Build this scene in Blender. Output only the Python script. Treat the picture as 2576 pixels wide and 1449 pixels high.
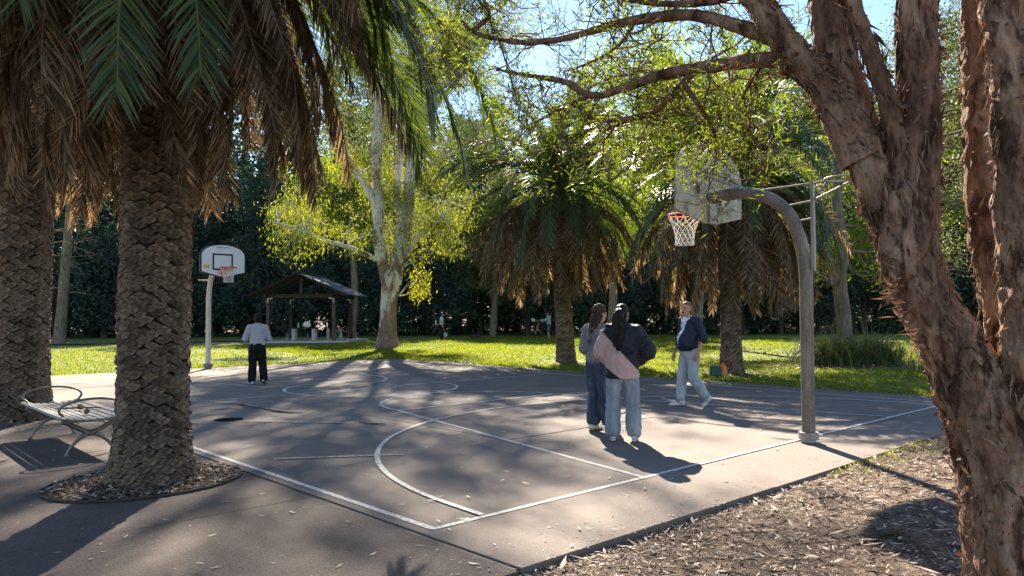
import bpy, math, random
import numpy as np
from mathutils import Vector, Matrix

for _o in list(bpy.data.objects):
    bpy.data.objects.remove(_o)
sc = bpy.context.scene
COL = sc.collection
PI = math.pi
rad = math.radians

# ------------------------------------------------------------------ camera
CAM_H = 1.5285
PITCH = 0.0365
ROLL = -0.0042
FOC = 0.73427            # focal length / image width
cam = bpy.data.cameras.new('camera')
cam.sensor_width = 36.0
cam.lens = 36.0 * FOC
cam.clip_start = 0.05
cam.clip_end = 2000
cam_o = bpy.data.objects.new('camera', cam)
COL.objects.link(cam_o)
CAM_M = Matrix.Translation((0, 0, CAM_H)) @ Matrix.Rotation(PI / 2 + PITCH, 4, 'X') @ Matrix.Rotation(ROLL, 4, 'Z')
cam_o.matrix_world = CAM_M
sc.camera = cam_o

# ------------------------------------------------------------------ sky, sun, exposure
SUN_AZ = rad(-5.5)       # from +Y (the view direction), positive to the right
SUN_EL = rad(35.5)
world = bpy.data.worlds.new('World')
sc.world = world
world.use_nodes = True
wn = world.node_tree
wn.nodes.clear()
sky = wn.nodes.new('ShaderNodeTexSky')
sky.sky_type = 'NISHITA'
sky.sun_disc = False
sky.sun_elevation = SUN_EL
sky.sun_rotation = SUN_AZ
sky.air_density = 1.0
sky.dust_density = 0.05
sky.ozone_density = 2.5
bg = wn.nodes.new('ShaderNodeBackground')
bg.inputs['Strength'].default_value = 0.066
wo = wn.nodes.new('ShaderNodeOutputWorld')
wn.links.new(sky.outputs[0], bg.inputs[0])
wn.links.new(bg.outputs[0], wo.inputs[0])

sun = bpy.data.lights.new('sun', 'SUN')
sun.energy = 5.0
sun.angle = rad(0.53)
sun.color = (1.0, 0.88, 0.71)
sun_o = bpy.data.objects.new('sun', sun)
COL.objects.link(sun_o)
SUN_DIR = Vector((math.sin(SUN_AZ) * math.cos(SUN_EL), math.cos(SUN_AZ) * math.cos(SUN_EL), math.sin(SUN_EL)))
sun_o.rotation_euler = (-SUN_DIR).to_track_quat('-Z', 'Y').to_euler()
sun_o.location = (0, 10, 40)

sc.view_settings.view_transform = 'Standard'
sc.view_settings.look = 'None'
sc.view_settings.exposure = 2.0
sc.view_settings.gamma = 1.0
sc.view_settings.use_curve_mapping = False
sc.render.engine = 'CYCLES'
sc.cycles.use_denoising = True
sc.cycles.max_bounces = 7
sc.cycles.diffuse_bounces = 3
sc.cycles.glossy_bounces = 2
sc.cycles.transmission_bounces = 4
sc.cycles.transparent_max_bounces = 4
sc.cycles.caustics_reflective = False
sc.cycles.caustics_refractive = False
sc.cycles.sample_clamp_indirect = 6.0

# ------------------------------------------------------------------ picture helpers (1 unit = pixel of a 2576 wide picture)
_F = 2576 * FOC
_R3 = CAM_M.to_3x3()

def pray(x, y):
    return (_R3 @ Vector(((x - 1288.0) / _F, -(y - 724.5) / _F, -1.0)))

def at(x, y, Y):
    d = pray(x, y)
    t = Y / d.y
    return Vector((d.x * t, Y, CAM_H + d.z * t))

def gnd(x, y, z=0.0):
    d = pray(x, y)
    t = (z - CAM_H) / d.z
    return Vector((d.x * t, d.y * t, z))

# court frame: u along the near baseline, v into the court
CA = Vector((-0.5706, 5.448, 0))
E1 = Vector((0.73227, 0.68101, 0))
E2 = Vector((-0.68101, 0.73227, 0))
CANG = math.atan2(E1.y, E1.x)

def court(u, v, z=0.0):
    p = CA + E1 * u + E2 * v
    return Vector((p.x, p.y, z))

# ------------------------------------------------------------------ noise
def _hash(ix, iy, iz, s):
    h = (ix * 374761393 + iy * 668265263 + iz * 2147483647 + s * 974634777) & 0xffffffff
    h = ((h ^ (h >> 13)) * 1274126177) & 0xffffffff
    h = h ^ (h >> 16)
    return (h & 0xffffff) / float(0xffffff)

def vnoise(p, s=0):
    p = np.asarray(p, float)
    i = np.floor(p).astype(np.int64)
    f = p - i
    f = f * f * (3 - 2 * f)
    r = 0
    for dx in (0, 1):
        for dy in (0, 1):
            for dz in (0, 1):
                w = (f[:, 0] if dx else 1 - f[:, 0]) * (f[:, 1] if dy else 1 - f[:, 1]) * (f[:, 2] if dz else 1 - f[:, 2])
                r = r + w * _hash(i[:, 0] + dx, i[:, 1] + dy, i[:, 2] + dz, s)
    return r * 2 - 1

def fbm(p, o=4, s=0):
    r = 0
    a = 0.5
    p = np.asarray(p, float)
    for k in range(o):
        r = r + a * vnoise(p, s + k * 17)
        p = p * 2.03
        a *= 0.5
    return r

# ------------------------------------------------------------------ mesh helpers
class MB:
    """collects vertices, faces, a material slot and a random number for each face"""
    def __init__(self):
        self.V = []
        self.F = {3: [], 4: []}
        self.n = 0

    def add(self, V, F, mi=0, rnd=None):
        V = np.asarray(V, float).reshape(-1, 3)
        F = np.asarray(F, np.int64)
        k = F.shape[1]
        if rnd is None:
            rnd = np.zeros(len(F))
        else:
            rnd = np.broadcast_to(np.asarray(rnd, float), (len(F),))
        self.V.append(V)
        self.F[k].append((F + self.n, np.full(len(F), mi, np.int32), rnd))
        self.n += len(V)
        return self

    def mesh(self, name, mats, smooth=False):
        me = bpy.data.meshes.new(name)
        V = np.concatenate(self.V) if self.V else np.zeros((0, 3))
        me.vertices.add(len(V))
        me.vertices.foreach_set('co', V.astype(np.float32).ravel())
        loops, starts, tot, mi, rn = [], [], [], [], []
        pos = 0
        for k in (3, 4):
            for F, m, r in self.F[k]:
                loops.append(F.ravel())
                starts.append(pos + np.arange(len(F)) * k)
                tot.append(np.full(len(F), k))
                mi.append(m)
                rn.append(r)
                pos += len(F) * k
        loops = np.concatenate(loops).astype(np.int32)
        starts = np.concatenate(starts).astype(np.int32)
        mi = np.concatenate(mi).astype(np.int32)
        rn = np.concatenate(rn).astype(np.float32)
        me.loops.add(len(loops))
        me.loops.foreach_set('vertex_index', loops)
        me.polygons.add(len(starts))
        me.polygons.foreach_set('loop_start', starts)
        if not isinstance(mats, (list, tuple)):
            mats = [mats]
        for m in mats:
            me.materials.append(m)
        me.polygons.foreach_set('material_index', mi)
        me.polygons.foreach_set('use_smooth', np.full(len(starts), bool(smooth)))
        me.update(calc_edges=True)
        a = me.attributes.new('rnd', 'FLOAT', 'FACE')
        a.data.foreach_set('value', rn)
        me.validate()
        return me

    def build(self, name, mats, parent=None, smooth=False, loc=None):
        return link(name, self.mesh(name, mats, smooth), parent, loc)

def link(name, me, parent=None, loc=None, mat=None):
    o = bpy.data.objects.new(name, me)
    COL.objects.link(o)
    if loc is not None:
        o.location = loc
    if mat is not None:
        o.matrix_local = mat
    if parent is not None:
        o.parent = parent
    return o

def tag(o, label, cat, group=None, kind=None):
    if label:
        o['label'] = label
    if cat:
        o['category'] = cat
    if group:
        o['group'] = group
    if kind:
        o['kind'] = kind
    return o

def thing(name, label, cat, loc=(0, 0, 0), rz=0.0, group=None):
    o = bpy.data.objects.new(name, None)
    o.empty_display_size = 0.2
    COL.objects.link(o)
    o.location = loc
    o.rotation_euler = (0, 0, rz)
    return tag(o, label, cat, group)

def copy_tree(o, parent=None, label=None):
    c = o.copy()
    COL.objects.link(c)
    c.parent = parent
    if label:
        c['label'] = label
    for ch in list(o.children):
        copy_tree(ch, c)
    return c

def bevel(o, w=0.006, seg=2):
    m = o.modifiers.new('bevel', 'BEVEL')
    m.width = w
    m.segments = seg
    m.limit_method = 'ANGLE'
    return o

BOXF = [(0, 3, 2, 1), (4, 5, 6, 7), (0, 1, 5, 4), (1, 2, 6, 5), (2, 3, 7, 6), (3, 0, 4, 7)]

def box(c, s, R=None):
    """box centred at c with full sizes s and an optional 3x3 rotation"""
    V = np.array([(x, y, z) for z in (-.5, .5) for x, y in ((-.5, -.5), (.5, -.5), (.5, .5), (-.5, .5))]) * np.asarray(s, float)
    if R is not None:
        V = V @ np.array(R).T
    return V + np.asarray(c, float), BOXF

def beam(a, b, w, h, up=(0, 0, 1)):
    """box from a to b, w wide (sideways), h high"""
    a = Vector(a); b = Vector(b)
    d = (b - a)
    L = d.length
    d.normalize()
    s = Vector(up).cross(d)
    if s.length < 1e-5:
        s = Vector((1, 0, 0)).cross(d)
    s.normalize()
    u = d.cross(s)
    R = np.array([s, d, u]).T
    return box((a + b) / 2, (w, L, h), R)

def frames(P):
    P = np.asarray(P, float)
    T = np.gradient(P, axis=0)
    T /= np.linalg.norm(T, axis=1)[:, None] + 1e-12
    N = np.zeros_like(P)
    a = np.array([0, 0, 1.0]) if abs(T[0][2]) < 0.9 else np.array([1.0, 0, 0])
    n = a - T[0] * (a @ T[0])
    n /= np.linalg.norm(n)
    for i in range(len(P)):
        n = n - T[i] * (n @ T[i])
        n /= np.linalg.norm(n) + 1e-12
        N[i] = n
    B = np.cross(T, N)
    return T, N, B

def tube(P, R, k=8, cap=True, flat=1.0):
    P = np.asarray(P, float)
    n = len(P)
    R = np.broadcast_to(np.asarray(R, float), (n,))
    T, N, B = frames(P)
    a = np.arange(k) * 2 * PI / k
    ring = (np.cos(a)[None, :, None] * N[:, None, :] + flat * np.sin(a)[None, :, None] * B[:, None, :]) * R[:, None, None]
    V = (P[:, None, :] + ring).reshape(-1, 3)
    i = np.arange(n - 1)[:, None] * k
    j = np.arange(k)[None, :]
    F = np.stack([i + j, i + (j + 1) % k, i + k + (j + 1) % k, i + k + j], -1).reshape(-1, 4)
    if cap:
        V = np.vstack([V, P[0], P[-1]])
        c0, c1 = n * k, n * k + 1
        jj = np.arange(k)
        # quads with a doubled corner would be degenerate: add thin triangles through tri list
        tri0 = np.stack([np.full(k, c0), (jj + 1) % k, jj], -1)
        tri1 = np.stack([np.full(k, c1), (n - 1) * k + jj, (n - 1) * k + (jj + 1) % k], -1)
        return V, F, np.vstack([tri0, tri1])
    return V, F, None

def addtube(mb, P, R, k=8, cap=True, mi=0, flat=1.0, rnd=None):
    V, F, T3 = tube(P, R, k, cap, flat)
    if T3 is not None:
        n0 = mb.n
        mb.add(V, F, mi, rnd)
        mb.F[3].append((T3 + n0, np.full(len(T3), mi, np.int32), np.zeros(len(T3)) if rnd is None else np.full(len(T3), float(rnd))))
    else:
        mb.add(V, F, mi, rnd)
    return mb

def smooth_path(P, n):
    """Catmull-Rom through the points P"""
    P = np.asarray(P, float)
    if len(P) == 2:
        t = np.linspace(0, 1, n)[:, None]
        return P[0] * (1 - t) + P[1] * t
    Q = np.vstack([2 * P[0] - P[1], P, 2 * P[-1] - P[-2]])
    t = np.linspace(0, len(P) - 1 - 1e-6, n)
    i = t.astype(int)
    f = (t - i)[:, None]
    a, b, c, d = Q[i], Q[i + 1], Q[i + 2], Q[i + 3]
    return 0.5 * (2 * b + (c - a) * f + (2 * a - 5 * b + 4 * c - d) * f ** 2 + (3 * b - a - 3 * c + d) * f ** 3)

def leaves(mb, P, Dr, Nn, L, W, mi=0, rnd=None, fold=0.0, curl=0.0):
    """diamond leaves: base P, direction Dr, face normal Nn"""
    P = np.asarray(P, float); Dr = np.asarray(Dr, float); Nn = np.asarray(Nn, float)
    n = len(P)
    Dr = Dr / (np.linalg.norm(Dr, axis=1)[:, None] + 1e-9)
    S = np.cross(Dr, Nn)
    S /= np.linalg.norm(S, axis=1)[:, None] + 1e-9
    U = np.cross(S, Dr)
    L = np.broadcast_to(np.asarray(L, float), (n,))[:, None]
    W = np.broadcast_to(np.asarray(W, float), (n,))[:, None]
    a = P
    m = P + Dr * L * 0.42
    b = m + S * W * 0.5 + U * W * fold
    c = P + Dr * L + U * L * curl
    d = m - S * W * 0.5 + U * W * fold
    V = np.stack([a, b, c, d], 1).reshape(-1, 3)
    F = np.arange(4 * n).reshape(n, 4)
    if rnd is None:
        rnd = np.random.RandomState(n).rand(n)
    mb.add(V, F, mi, rnd)
    return mb

def rdirs(rs, n):
    v = rs.normal(size=(n, 3))
    return v / np.linalg.norm(v, axis=1)[:, None]

# ------------------------------------------------------------------ materials
def new_mat(name):
    m = bpy.data.materials.new(name)
    m.use_nodes = True
    nt = m.node_tree
    nt.nodes.clear()
    out = nt.nodes.new('ShaderNodeOutputMaterial')
    return m, nt, out

def noise_node(nt, scale, detail=5, rough=0.6, coord='Object', dist=0.0, stretch=None):
    tc = nt.nodes.new('ShaderNodeTexCoord')
    n = nt.nodes.new('ShaderNodeTexNoise')
    n.inputs['Scale'].default_value = scale
    n.inputs['Detail'].default_value = detail
    n.inputs['Roughness'].default_value = rough
    n.inputs['Distortion'].default_value = dist
    if stretch:
        mp = nt.nodes.new('ShaderNodeMapping')
        mp.inputs['Scale'].default_value = stretch
        nt.links.new(tc.outputs[coord], mp.inputs[0])
        nt.links.new(mp.outputs[0], n.inputs['Vector'])
    else:
        nt.links.new(tc.outputs[coord], n.inputs['Vector'])
    return n

def ramp(nt, fac, stops):
    r = nt.nodes.new('ShaderNodeValToRGB')
    el = r.color_ramp.elements
    while len(el) < len(stops):
        el.new(0.5)
    for e, (p, c) in zip(el, stops):
        e.position = p
        e.color = (c[0], c[1], c[2], 1)
    nt.links.new(fac, r.inputs[0])
    return r

def surf(name, stops, scale=6, rough=0.8, bump=0.3, bscale=None, detail=6, metallic=0.0, coord='Object', stretch=None, spec=0.3, bdist=0.01, fine=None, objrand=None):
    """principled surface with a noise colour ramp and bump; fine = (scale, low, high) multiplies a second grain"""
    m, nt, out = new_mat(name)
    b = nt.nodes.new('ShaderNodeBsdfPrincipled')
    b.inputs['Roughness'].default_value = rough
    b.inputs['Metallic'].default_value = metallic
    b.inputs['Specular IOR Level'].default_value = spec
    n = noise_node(nt, scale, detail, coord=coord, stretch=stretch)
    r = ramp(nt, n.outputs['Fac'], stops)
    col = r.outputs[0]
    if fine:
        n2 = noise_node(nt, fine[0], 3, 0.7, coord=coord)
        r2 = ramp(nt, n2.outputs['Fac'], [(0.3, (fine[1],) * 3), (0.7, (fine[2],) * 3)])
        mx = nt.nodes.new('ShaderNodeMix')
        mx.data_type = 'RGBA'
        mx.blend_type = 'MULTIPLY'
        mx.inputs[0].default_value = 1.0
        nt.links.new(col, mx.inputs[6])
        nt.links.new(r2.outputs[0], mx.inputs[7])
        col = mx.outputs[2]
    if objrand:
        oi = nt.nodes.new('ShaderNodeObjectInfo')
        r3 = ramp(nt, oi.outputs['Random'], [(0.0, (objrand[0],) * 3), (1.0, (objrand[1],) * 3)])
        mx = nt.nodes.new('ShaderNodeMix')
        mx.data_type = 'RGBA'
        mx.blend_type = 'MULTIPLY'
        mx.inputs[0].default_value = 1.0
        nt.links.new(col, mx.inputs[6])
        nt.links.new(r3.outputs[0], mx.inputs[7])
        col = mx.outputs[2]
    nt.links.new(col, b.inputs['Base Color'])
    if bump:
        nb = noise_node(nt, bscale or scale * 4, 5, 0.65, coord=coord, stretch=stretch)
        bp = nt.nodes.new('ShaderNodeBump')
        bp.inputs['Strength'].default_value = bump
        bp.inputs['Distance'].default_value = bdist
        nt.links.new(nb.outputs['Fac'], bp.inputs['Height'])
        nt.links.new(bp.outputs[0], b.inputs['Normal'])
    nt.links.new(b.outputs[0], out.inputs[0])
    return m

def leafmat(name, stops, trans=0.45, tint=(1.0, 1.0, 0.6), rough=0.5, gloss=0.25, tgain=1.0):
    """leaf: per-leaf colour from the rnd attribute, light shining through"""
    m, nt, out = new_mat(name)
    at_ = nt.nodes.new('ShaderNodeAttribute')
    at_.attribute_name = 'rnd'
    r = ramp(nt, at_.outputs['Fac'], stops)
    b = nt.nodes.new('ShaderNodeBsdfPrincipled')
    b.inputs['Roughness'].default_value = rough
    b.inputs['Specular IOR Level'].default_value = gloss
    nt.links.new(r.outputs[0], b.inputs['Base Color'])
    t = nt.nodes.new('ShaderNodeBsdfTranslucent')
    mx = nt.nodes.new('ShaderNodeMix')
    mx.data_type = 'RGBA'
    mx.blend_type = 'MULTIPLY'
    mx.inputs[0].default_value = 1.0
    mx.inputs[7].default_value = (tint[0] * tgain, tint[1] * tgain, tint[2] * tgain, 1)
    nt.links.new(r.outputs[0], mx.inputs[6])
    nt.links.new(mx.outputs[2], t.inputs['Color'])
    ms = nt.nodes.new('ShaderNodeMixShader')
    ms.inputs[0].default_value = trans
    nt.links.new(b.outputs[0], ms.inputs[1])
    nt.links.new(t.outputs[0], ms.inputs[2])
    nt.links.new(ms.outputs[0], out.inputs[0])
    return m

M = {}
M['slab'] = surf('court_concrete', [(0.22, (0.1, 0.078, 0.067)), (0.4, (0.165, 0.13, 0.11)), (0.6, (0.195, 0.156, 0.132)), (0.8, (0.25, 0.206, 0.172))], 0.75, 0.8, 0.6, 90, detail=10, fine=(110, 0.55, 1.4), bdist=0.006)
M['path'] = surf('path_asphalt', [(0.22, (0.075, 0.055, 0.047)), (0.5, (0.112, 0.084, 0.072)), (0.78, (0.155, 0.12, 0.1))], 0.9, 0.82, 0.8, 80, detail=10, fine=(95, 0.45, 1.5), bdist=0.008)
M['paint'] = surf('line_paint', [(0.34, (0.24, 0.2, 0.17)), (0.47, (0.55, 0.52, 0.48)), (0.7, (0.72, 0.7, 0.67))], 30, 0.7, 0.3, 90, detail=8)
M['paint_worn'] = surf('worn_line_paint', [(0.40, (0.19, 0.155, 0.138)), (0.56, (0.45, 0.42, 0.39)), (0.75, (0.6, 0.58, 0.55))], 18, 0.7, 0.3, 90, detail=9)
M['soil'] = surf('soil', [(0.3, (0.05, 0.032, 0.022)), (0.55, (0.12, 0.085, 0.06)), (0.75, (0.2, 0.15, 0.105))], 9, 0.95, 0.8, 40, fine=(60, 0.6, 1.3), bdist=0.03)
M['mulch'] = surf('mulch', [(0.3, (0.045, 0.028, 0.019)), (0.5, (0.15, 0.1, 0.07)), (0.72, (0.3, 0.215, 0.15))], 7, 0.95, 0.9, 60, detail=9, fine=(90, 0.5, 1.5), bdist=0.03)
M['grass_sheet'] = surf('lawn_ground', [(0.25, (0.07, 0.095, 0.014)), (0.45, (0.13, 0.165, 0.022)), (0.6, (0.17, 0.19, 0.03)), (0.78, (0.25, 0.22, 0.075))], 0.45, 0.9, 0.9, 30, detail=9, fine=(22, 0.65, 1.3), bdist=0.05)
M['blade'] = leafmat('grass_blade', [(0, (0.07, 0.1, 0.012)), (0.6, (0.16, 0.2, 0.025)), (1, (0.28, 0.27, 0.07))], 0.55, (1.05, 1.0, 0.35), tgain=1.6)
M['litter'] = leafmat('leaf_litter', [(0, (0.05, 0.028, 0.018)), (0.35, (0.16, 0.1, 0.065)), (0.65, (0.34, 0.235, 0.165)), (1, (0.66, 0.54, 0.43))], 0.08, (1, .8, .6), rough=0.6, gloss=0.3)
M['court_leaf'] = leafmat('fallen_leaf', [(0, (0.05, 0.03, 0.02)), (0.4, (0.22, 0.15, 0.08)), (0.75, (0.42, 0.38, 0.25)), (1, (0.5, 0.52, 0.45))], 0.1, (1, .9, .6))
M['water'] = surf('puddle_water', [(0.3, (0.02, 0.017, 0.012)), (0.7, (0.035, 0.03, 0.02))], 5, 0.06, 0.0, spec=0.5)
M['frond'] = leafmat('palm_leaflet', [(0, (0.035, 0.055, 0.024)), (0.55, (0.06, 0.09, 0.036)), (1, (0.12, 0.15, 0.05))], 0.38, (1.15, 1.15, 0.35), rough=0.38, gloss=0.6, tgain=2.2)
M['frond_dead'] = leafmat('dead_palm_leaflet', [(0, (0.036, 0.027, 0.02)), (0.5, (0.115, 0.085, 0.06)), (1, (0.34, 0.26, 0.185))], 0.45, (1.02, 0.84, 0.6), rough=0.7, gloss=0.15, tgain=2.3)
M['rachis'] = surf('palm_rachis', [(0.3, (0.07, 0.08, 0.025)), (0.7, (0.16, 0.15, 0.06))], 8, 0.6, 0.1)
M['rachis_dead'] = surf('dead_palm_rachis', [(0.3, (0.1, 0.065, 0.04)), (0.7, (0.22, 0.15, 0.1))], 8, 0.7, 0.1)
M['scar'] = surf('palm_leaf_scar', [(0.25, (0.075, 0.05, 0.034)), (0.5, (0.18, 0.125, 0.085)), (0.75, (0.33, 0.24, 0.165))], 14, 0.9, 1.0, 60, fine=(70, 0.5, 1.4), bdist=0.014, objrand=(0.55, 1.35))
M['scar_core'] = surf('palm_trunk_fibre', [(0.3, (0.015, 0.010, 0.007)), (0.7, (0.045, 0.03, 0.02))], 20, 0.95, 1.0, 60, bdist=0.02)
M['gum_bark'] = None
M['paperbark'] = None

def bark(name, base_stops, patch, patch_lo, patch_hi, zfade=None, scale=2.0, stretch=(1, 1, 0.35), bump=0.6, bscale=9, bdist=0.03, pscale=2.2, fine=(30, 0.7, 1.2)):
    """bark with patches of a second colour; zfade=(z0,z1) makes the patches thin out upwards"""
    m, nt, out = new_mat(name)
    b = nt.nodes.new('ShaderNodeBsdfPrincipled')
    b.inputs['Roughness'].default_value = 0.85
    b.inputs['Specular IOR Level'].default_value = 0.2
    n = noise_node(nt, scale, 6, stretch=stretch)
    r = ramp(nt, n.outputs['Fac'], base_stops)
    n2 = noise_node(nt, pscale, 6, 0.62, stretch=stretch, dist=0.4)
    fac = n2.outputs['Fac']
    if zfade:
        tc = nt.nodes.new('ShaderNodeTexCoord')
        sx = nt.nodes.new('ShaderNodeSeparateXYZ')
        nt.links.new(tc.outputs['Object'], sx.inputs[0])
        mr = nt.nodes.new('ShaderNodeMapRange')
        mr.inputs[1].default_value = zfade[0]
        mr.inputs[2].default_value = zfade[1]
        mr.inputs[3].default_value = 0.18
        mr.inputs[4].default_value = -0.05
        nt.links.new(sx.outputs[2], mr.inputs[0])
        ad = nt.nodes.new('ShaderNodeMath')
        nt.links.new(fac, ad.inputs[0])
        nt.links.new(mr.outputs[0], ad.inputs[1])
        fac = ad.outputs[0]
    pr = ramp(nt, fac, [(patch_lo, (0, 0, 0)), (patch_hi, (1, 1, 1))])
    n3 = noise_node(nt, scale * 3, 4)
    pc = ramp(nt, n3.outputs['Fac'], patch)
    mx = nt.nodes.new('ShaderNodeMix')
    mx.data_type = 'RGBA'
    nt.links.new(pr.outputs[0], mx.inputs[0])
    nt.links.new(r.outputs[0], mx.inputs[6])
    nt.links.new(pc.outputs[0], mx.inputs[7])
    n4 = noise_node(nt, fine[0], 4, 0.7, stretch=stretch)
    r4 = ramp(nt, n4.outputs['Fac'], [(0.3, (fine[1],) * 3), (0.7, (fine[2],) * 3)])
    m2 = nt.nodes.new('ShaderNodeMix')
    m2.data_type = 'RGBA'
    m2.blend_type = 'MULTIPLY'
    m2.inputs[0].default_value = 1
    nt.links.new(mx.outputs[2], m2.inputs[6])
    nt.links.new(r4.outputs[0], m2.inputs[7])
    nt.links.new(m2.outputs[2], b.inputs['Base Color'])
    nb = noise_node(nt, bscale, 6, 0.65, stretch=stretch, dist=0.5)
    bp = nt.nodes.new('ShaderNodeBump')
    bp.inputs['Strength'].default_value = bump
    bp.inputs['Distance'].default_value = bdist
    nt.links.new(nb.outputs['Fac'], bp.inputs['Height'])
    nt.links.new(bp.outputs[0], b.inputs['Normal'])
    nt.links.new(b.outputs[0], out.inputs[0])
    return m

M['gum_bark'] = bark('gum_bark', [(0.3, (0.46, 0.41, 0.33)), (0.5, (0.64, 0.58, 0.49)), (0.7, (0.74, 0.7, 0.61))], [(0.3, (0.13, 0.085, 0.06)), (0.7, (0.3, 0.2, 0.14))], 0.55, 0.6, zfade=(0.5, 7.5), scale=1.2, pscale=1.6, bscale=5)
M['paperbark'] = bark('paperbark', [(0.3, (0.105, 0.055, 0.036)), (0.5, (0.25, 0.145, 0.095)), (0.72, (0.46, 0.305, 0.21))], [(0.3, (0.03, 0.015, 0.011)), (0.7, (0.125, 0.058, 0.036))], 0.5, 0.6, scale=6.0, stretch=(1, 1, 0.33), pscale=9, bscale=16, bump=1.0, bdist=0.03, fine=(45, 0.6, 1.3))
M['grey_bark'] = bark('grey_brown_bark', [(0.3, (0.1, 0.075, 0.055)), (0.5, (0.2, 0.155, 0.11)), (0.7, (0.3, 0.245, 0.18))], [(0.3, (0.06, 0.04, 0.03)), (0.7, (0.12, 0.085, 0.06))], 0.56, 0.66, scale=6, stretch=(1, 1, 0.25), pscale=6, bscale=14, bump=0.9)
M['dark_bark'] = bark('dark_bark', [(0.3, (0.04, 0.032, 0.026)), (0.7, (0.1, 0.085, 0.07))], [(0.3, (0.03, 0.022, 0.018)), (0.7, (0.06, 0.045, 0.035))], 0.5, 0.6, scale=5, bump=0.8)
M['gum_leaf'] = leafmat('gum_leaf', [(0, (0.04, 0.06, 0.02)), (0.5, (0.09, 0.12, 0.03)), (0.85, (0.17, 0.18, 0.035)), (1, (0.3, 0.22, 0.045))], 0.55, (1.3, 1.2, 0.3), rough=0.4, gloss=0.5, tgain=2.0)
M['tea_leaf'] = leafmat('narrow_leaf', [(0, (0.04, 0.06, 0.018)), (0.6, (0.09, 0.12, 0.028)), (1, (0.16, 0.18, 0.04))], 0.55, (1.3, 1.25, 0.3), rough=0.45, gloss=0.35, tgain=2.0)
M['bright_leaf'] = leafmat('bright_leaf', [(0, (0.06, 0.09, 0.015)), (0.6, (0.13, 0.17, 0.025)), (1, (0.2, 0.22, 0.04))], 0.55, (1.25, 1.2, 0.3), tgain=2.1)
M['olive_leaf'] = leafmat('olive_leaf', [(0, (0.06, 0.075, 0.035)), (0.6, (0.12, 0.14, 0.065)), (1, (0.2, 0.21, 0.1))], 0.45, (1.15, 1.15, 0.6), tgain=1.4)
M['hazed_dark_leaf'] = leafmat('hazed_dark_leaf', [(0, (0.022, 0.04, 0.036)), (0.6, (0.045, 0.075, 0.062)), (0.88, (0.085, 0.12, 0.07)), (1, (0.17, 0.2, 0.08))], 0.3, (1.2, 1.25, 0.4), rough=0.4, gloss=0.5, tgain=1.5)  # bluish lift of the distant haze is put into this leaf colour
M['hazed_pine_leaf'] = leafmat('hazed_pine_leaf', [(0, (0.025, 0.045, 0.038)), (0.7, (0.05, 0.083, 0.066)), (1, (0.095, 0.135, 0.075))], 0.3, (1.1, 1.2, 0.45), rough=0.5, gloss=0.3, tgain=1.4)  # colour raised and blued to stand in for haze over the backdrop
M['strap_leaf'] = leafmat('strap_leaf', [(0, (0.04, 0.06, 0.02)), (0.6, (0.1, 0.13, 0.045)), (1, (0.27, 0.27, 0.13))], 0.42, (1.1, 1.1, 0.4), rough=0.35, gloss=0.7, tgain=1.8)

# ================================================================== THE SETTING
UW = 10.94               # court width
def poly_sheet(name, pts, z, mat, thick=0.0, kind='structure', parent=None):
    """flat polygon (list of xy) as a triangle fan-free ngon, optionally with a skirt downwards"""
    n = len(pts)
    V = [(p[0], p[1], z) for p in pts]
    F = [tuple(range(n))]
    if thick:
        V += [(p[0], p[1], z - thick) for p in pts]
        for i in range(n):
            j = (i + 1) % n
            F.append((i, i + n, j + n, j))
    me = bpy.data.meshes.new(name)
    me.from_pydata(V, [], F)
    me.materials.append(mat)
    me.update()
    o = link(name, me, parent)
    if kind:
        o['kind'] = kind
    return o

rs = np.random.RandomState(7)

# base terrain to the horizon
gx = np.concatenate([np.linspace(-600, -90, 8), np.linspace(-80, 80, 41), np.linspace(90, 600, 8)])
gy = np.concatenate([np.linspace(-200, -30, 5), np.linspace(-24, 100, 32), np.linspace(110, 900, 10)])
XX, YY = np.meshgrid(gx, gy)
ZZ = -0.26 + np.clip((YY - 66) * 0.03, 0, 3)
V = np.stack([XX.ravel(), YY.ravel(), ZZ.ravel()], 1)
ni, nj = XX.shape
ii, jj = np.meshgrid(np.arange(ni - 1), np.arange(nj - 1), indexing='ij')
b0 = (ii * nj + jj).ravel()
F = np.stack([b0, b0 + 1, b0 + nj + 1, b0 + nj], 1)
g = MB().add(V, F).build('ground', M['soil'], smooth=True)
g['kind'] = 'structure'

def lawn_z(x, y):
    p = np.stack([x * 0.12, y * 0.12, np.zeros_like(x)], 1)
    return -0.03 + 0.03 * fbm(p, 3, 5)

# lawn: grid over the far side of the court, cut along the slab edges
SLAB_U0, SLAB_U1, SLAB_V0, SLAB_V1 = -0.12, 11.95, -1.04, 18.35
def to_uv(x, y):
    dx, dy = x - CA.x, y - CA.y
    return dx * E1.x + dy * E1.y, dx * E2.x + dy * E2.y
def lawn_patch(name, u0, u1, v0, v1, nu, nv, mat):
    U, Vv = np.meshgrid(np.linspace(u0, u1, nu), np.linspace(v0, v1, nv), indexing='ij')
    X = CA.x + U * E1.x + Vv * E2.x
    Y = CA.y + U * E1.y + Vv * E2.y
    Z = lawn_z(X.ravel(), Y.ravel())
    i, j = np.meshgrid(np.arange(nu - 1), np.arange(nv - 1), indexing='ij')
    b = (i * nv + j).ravel()
    F = np.stack([b, b + nv, b + nv + 1, b + 1], 1)
    o = MB().add(np.stack([X.ravel(), Y.ravel(), Z], 1), F).build(name, mat, smooth=True)
    o['kind'] = 'structure'
    return o
lawn_patch('lawn', SLAB_U1 + 0.02, 120, -60, 120, 130, 190, M['grass_sheet'])
lawn_patch('lawn_beyond_path', -60, SLAB_U1 - 0.0, SLAB_V1 + 0.02, 120, 80, 110, M['grass_sheet'])
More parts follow.
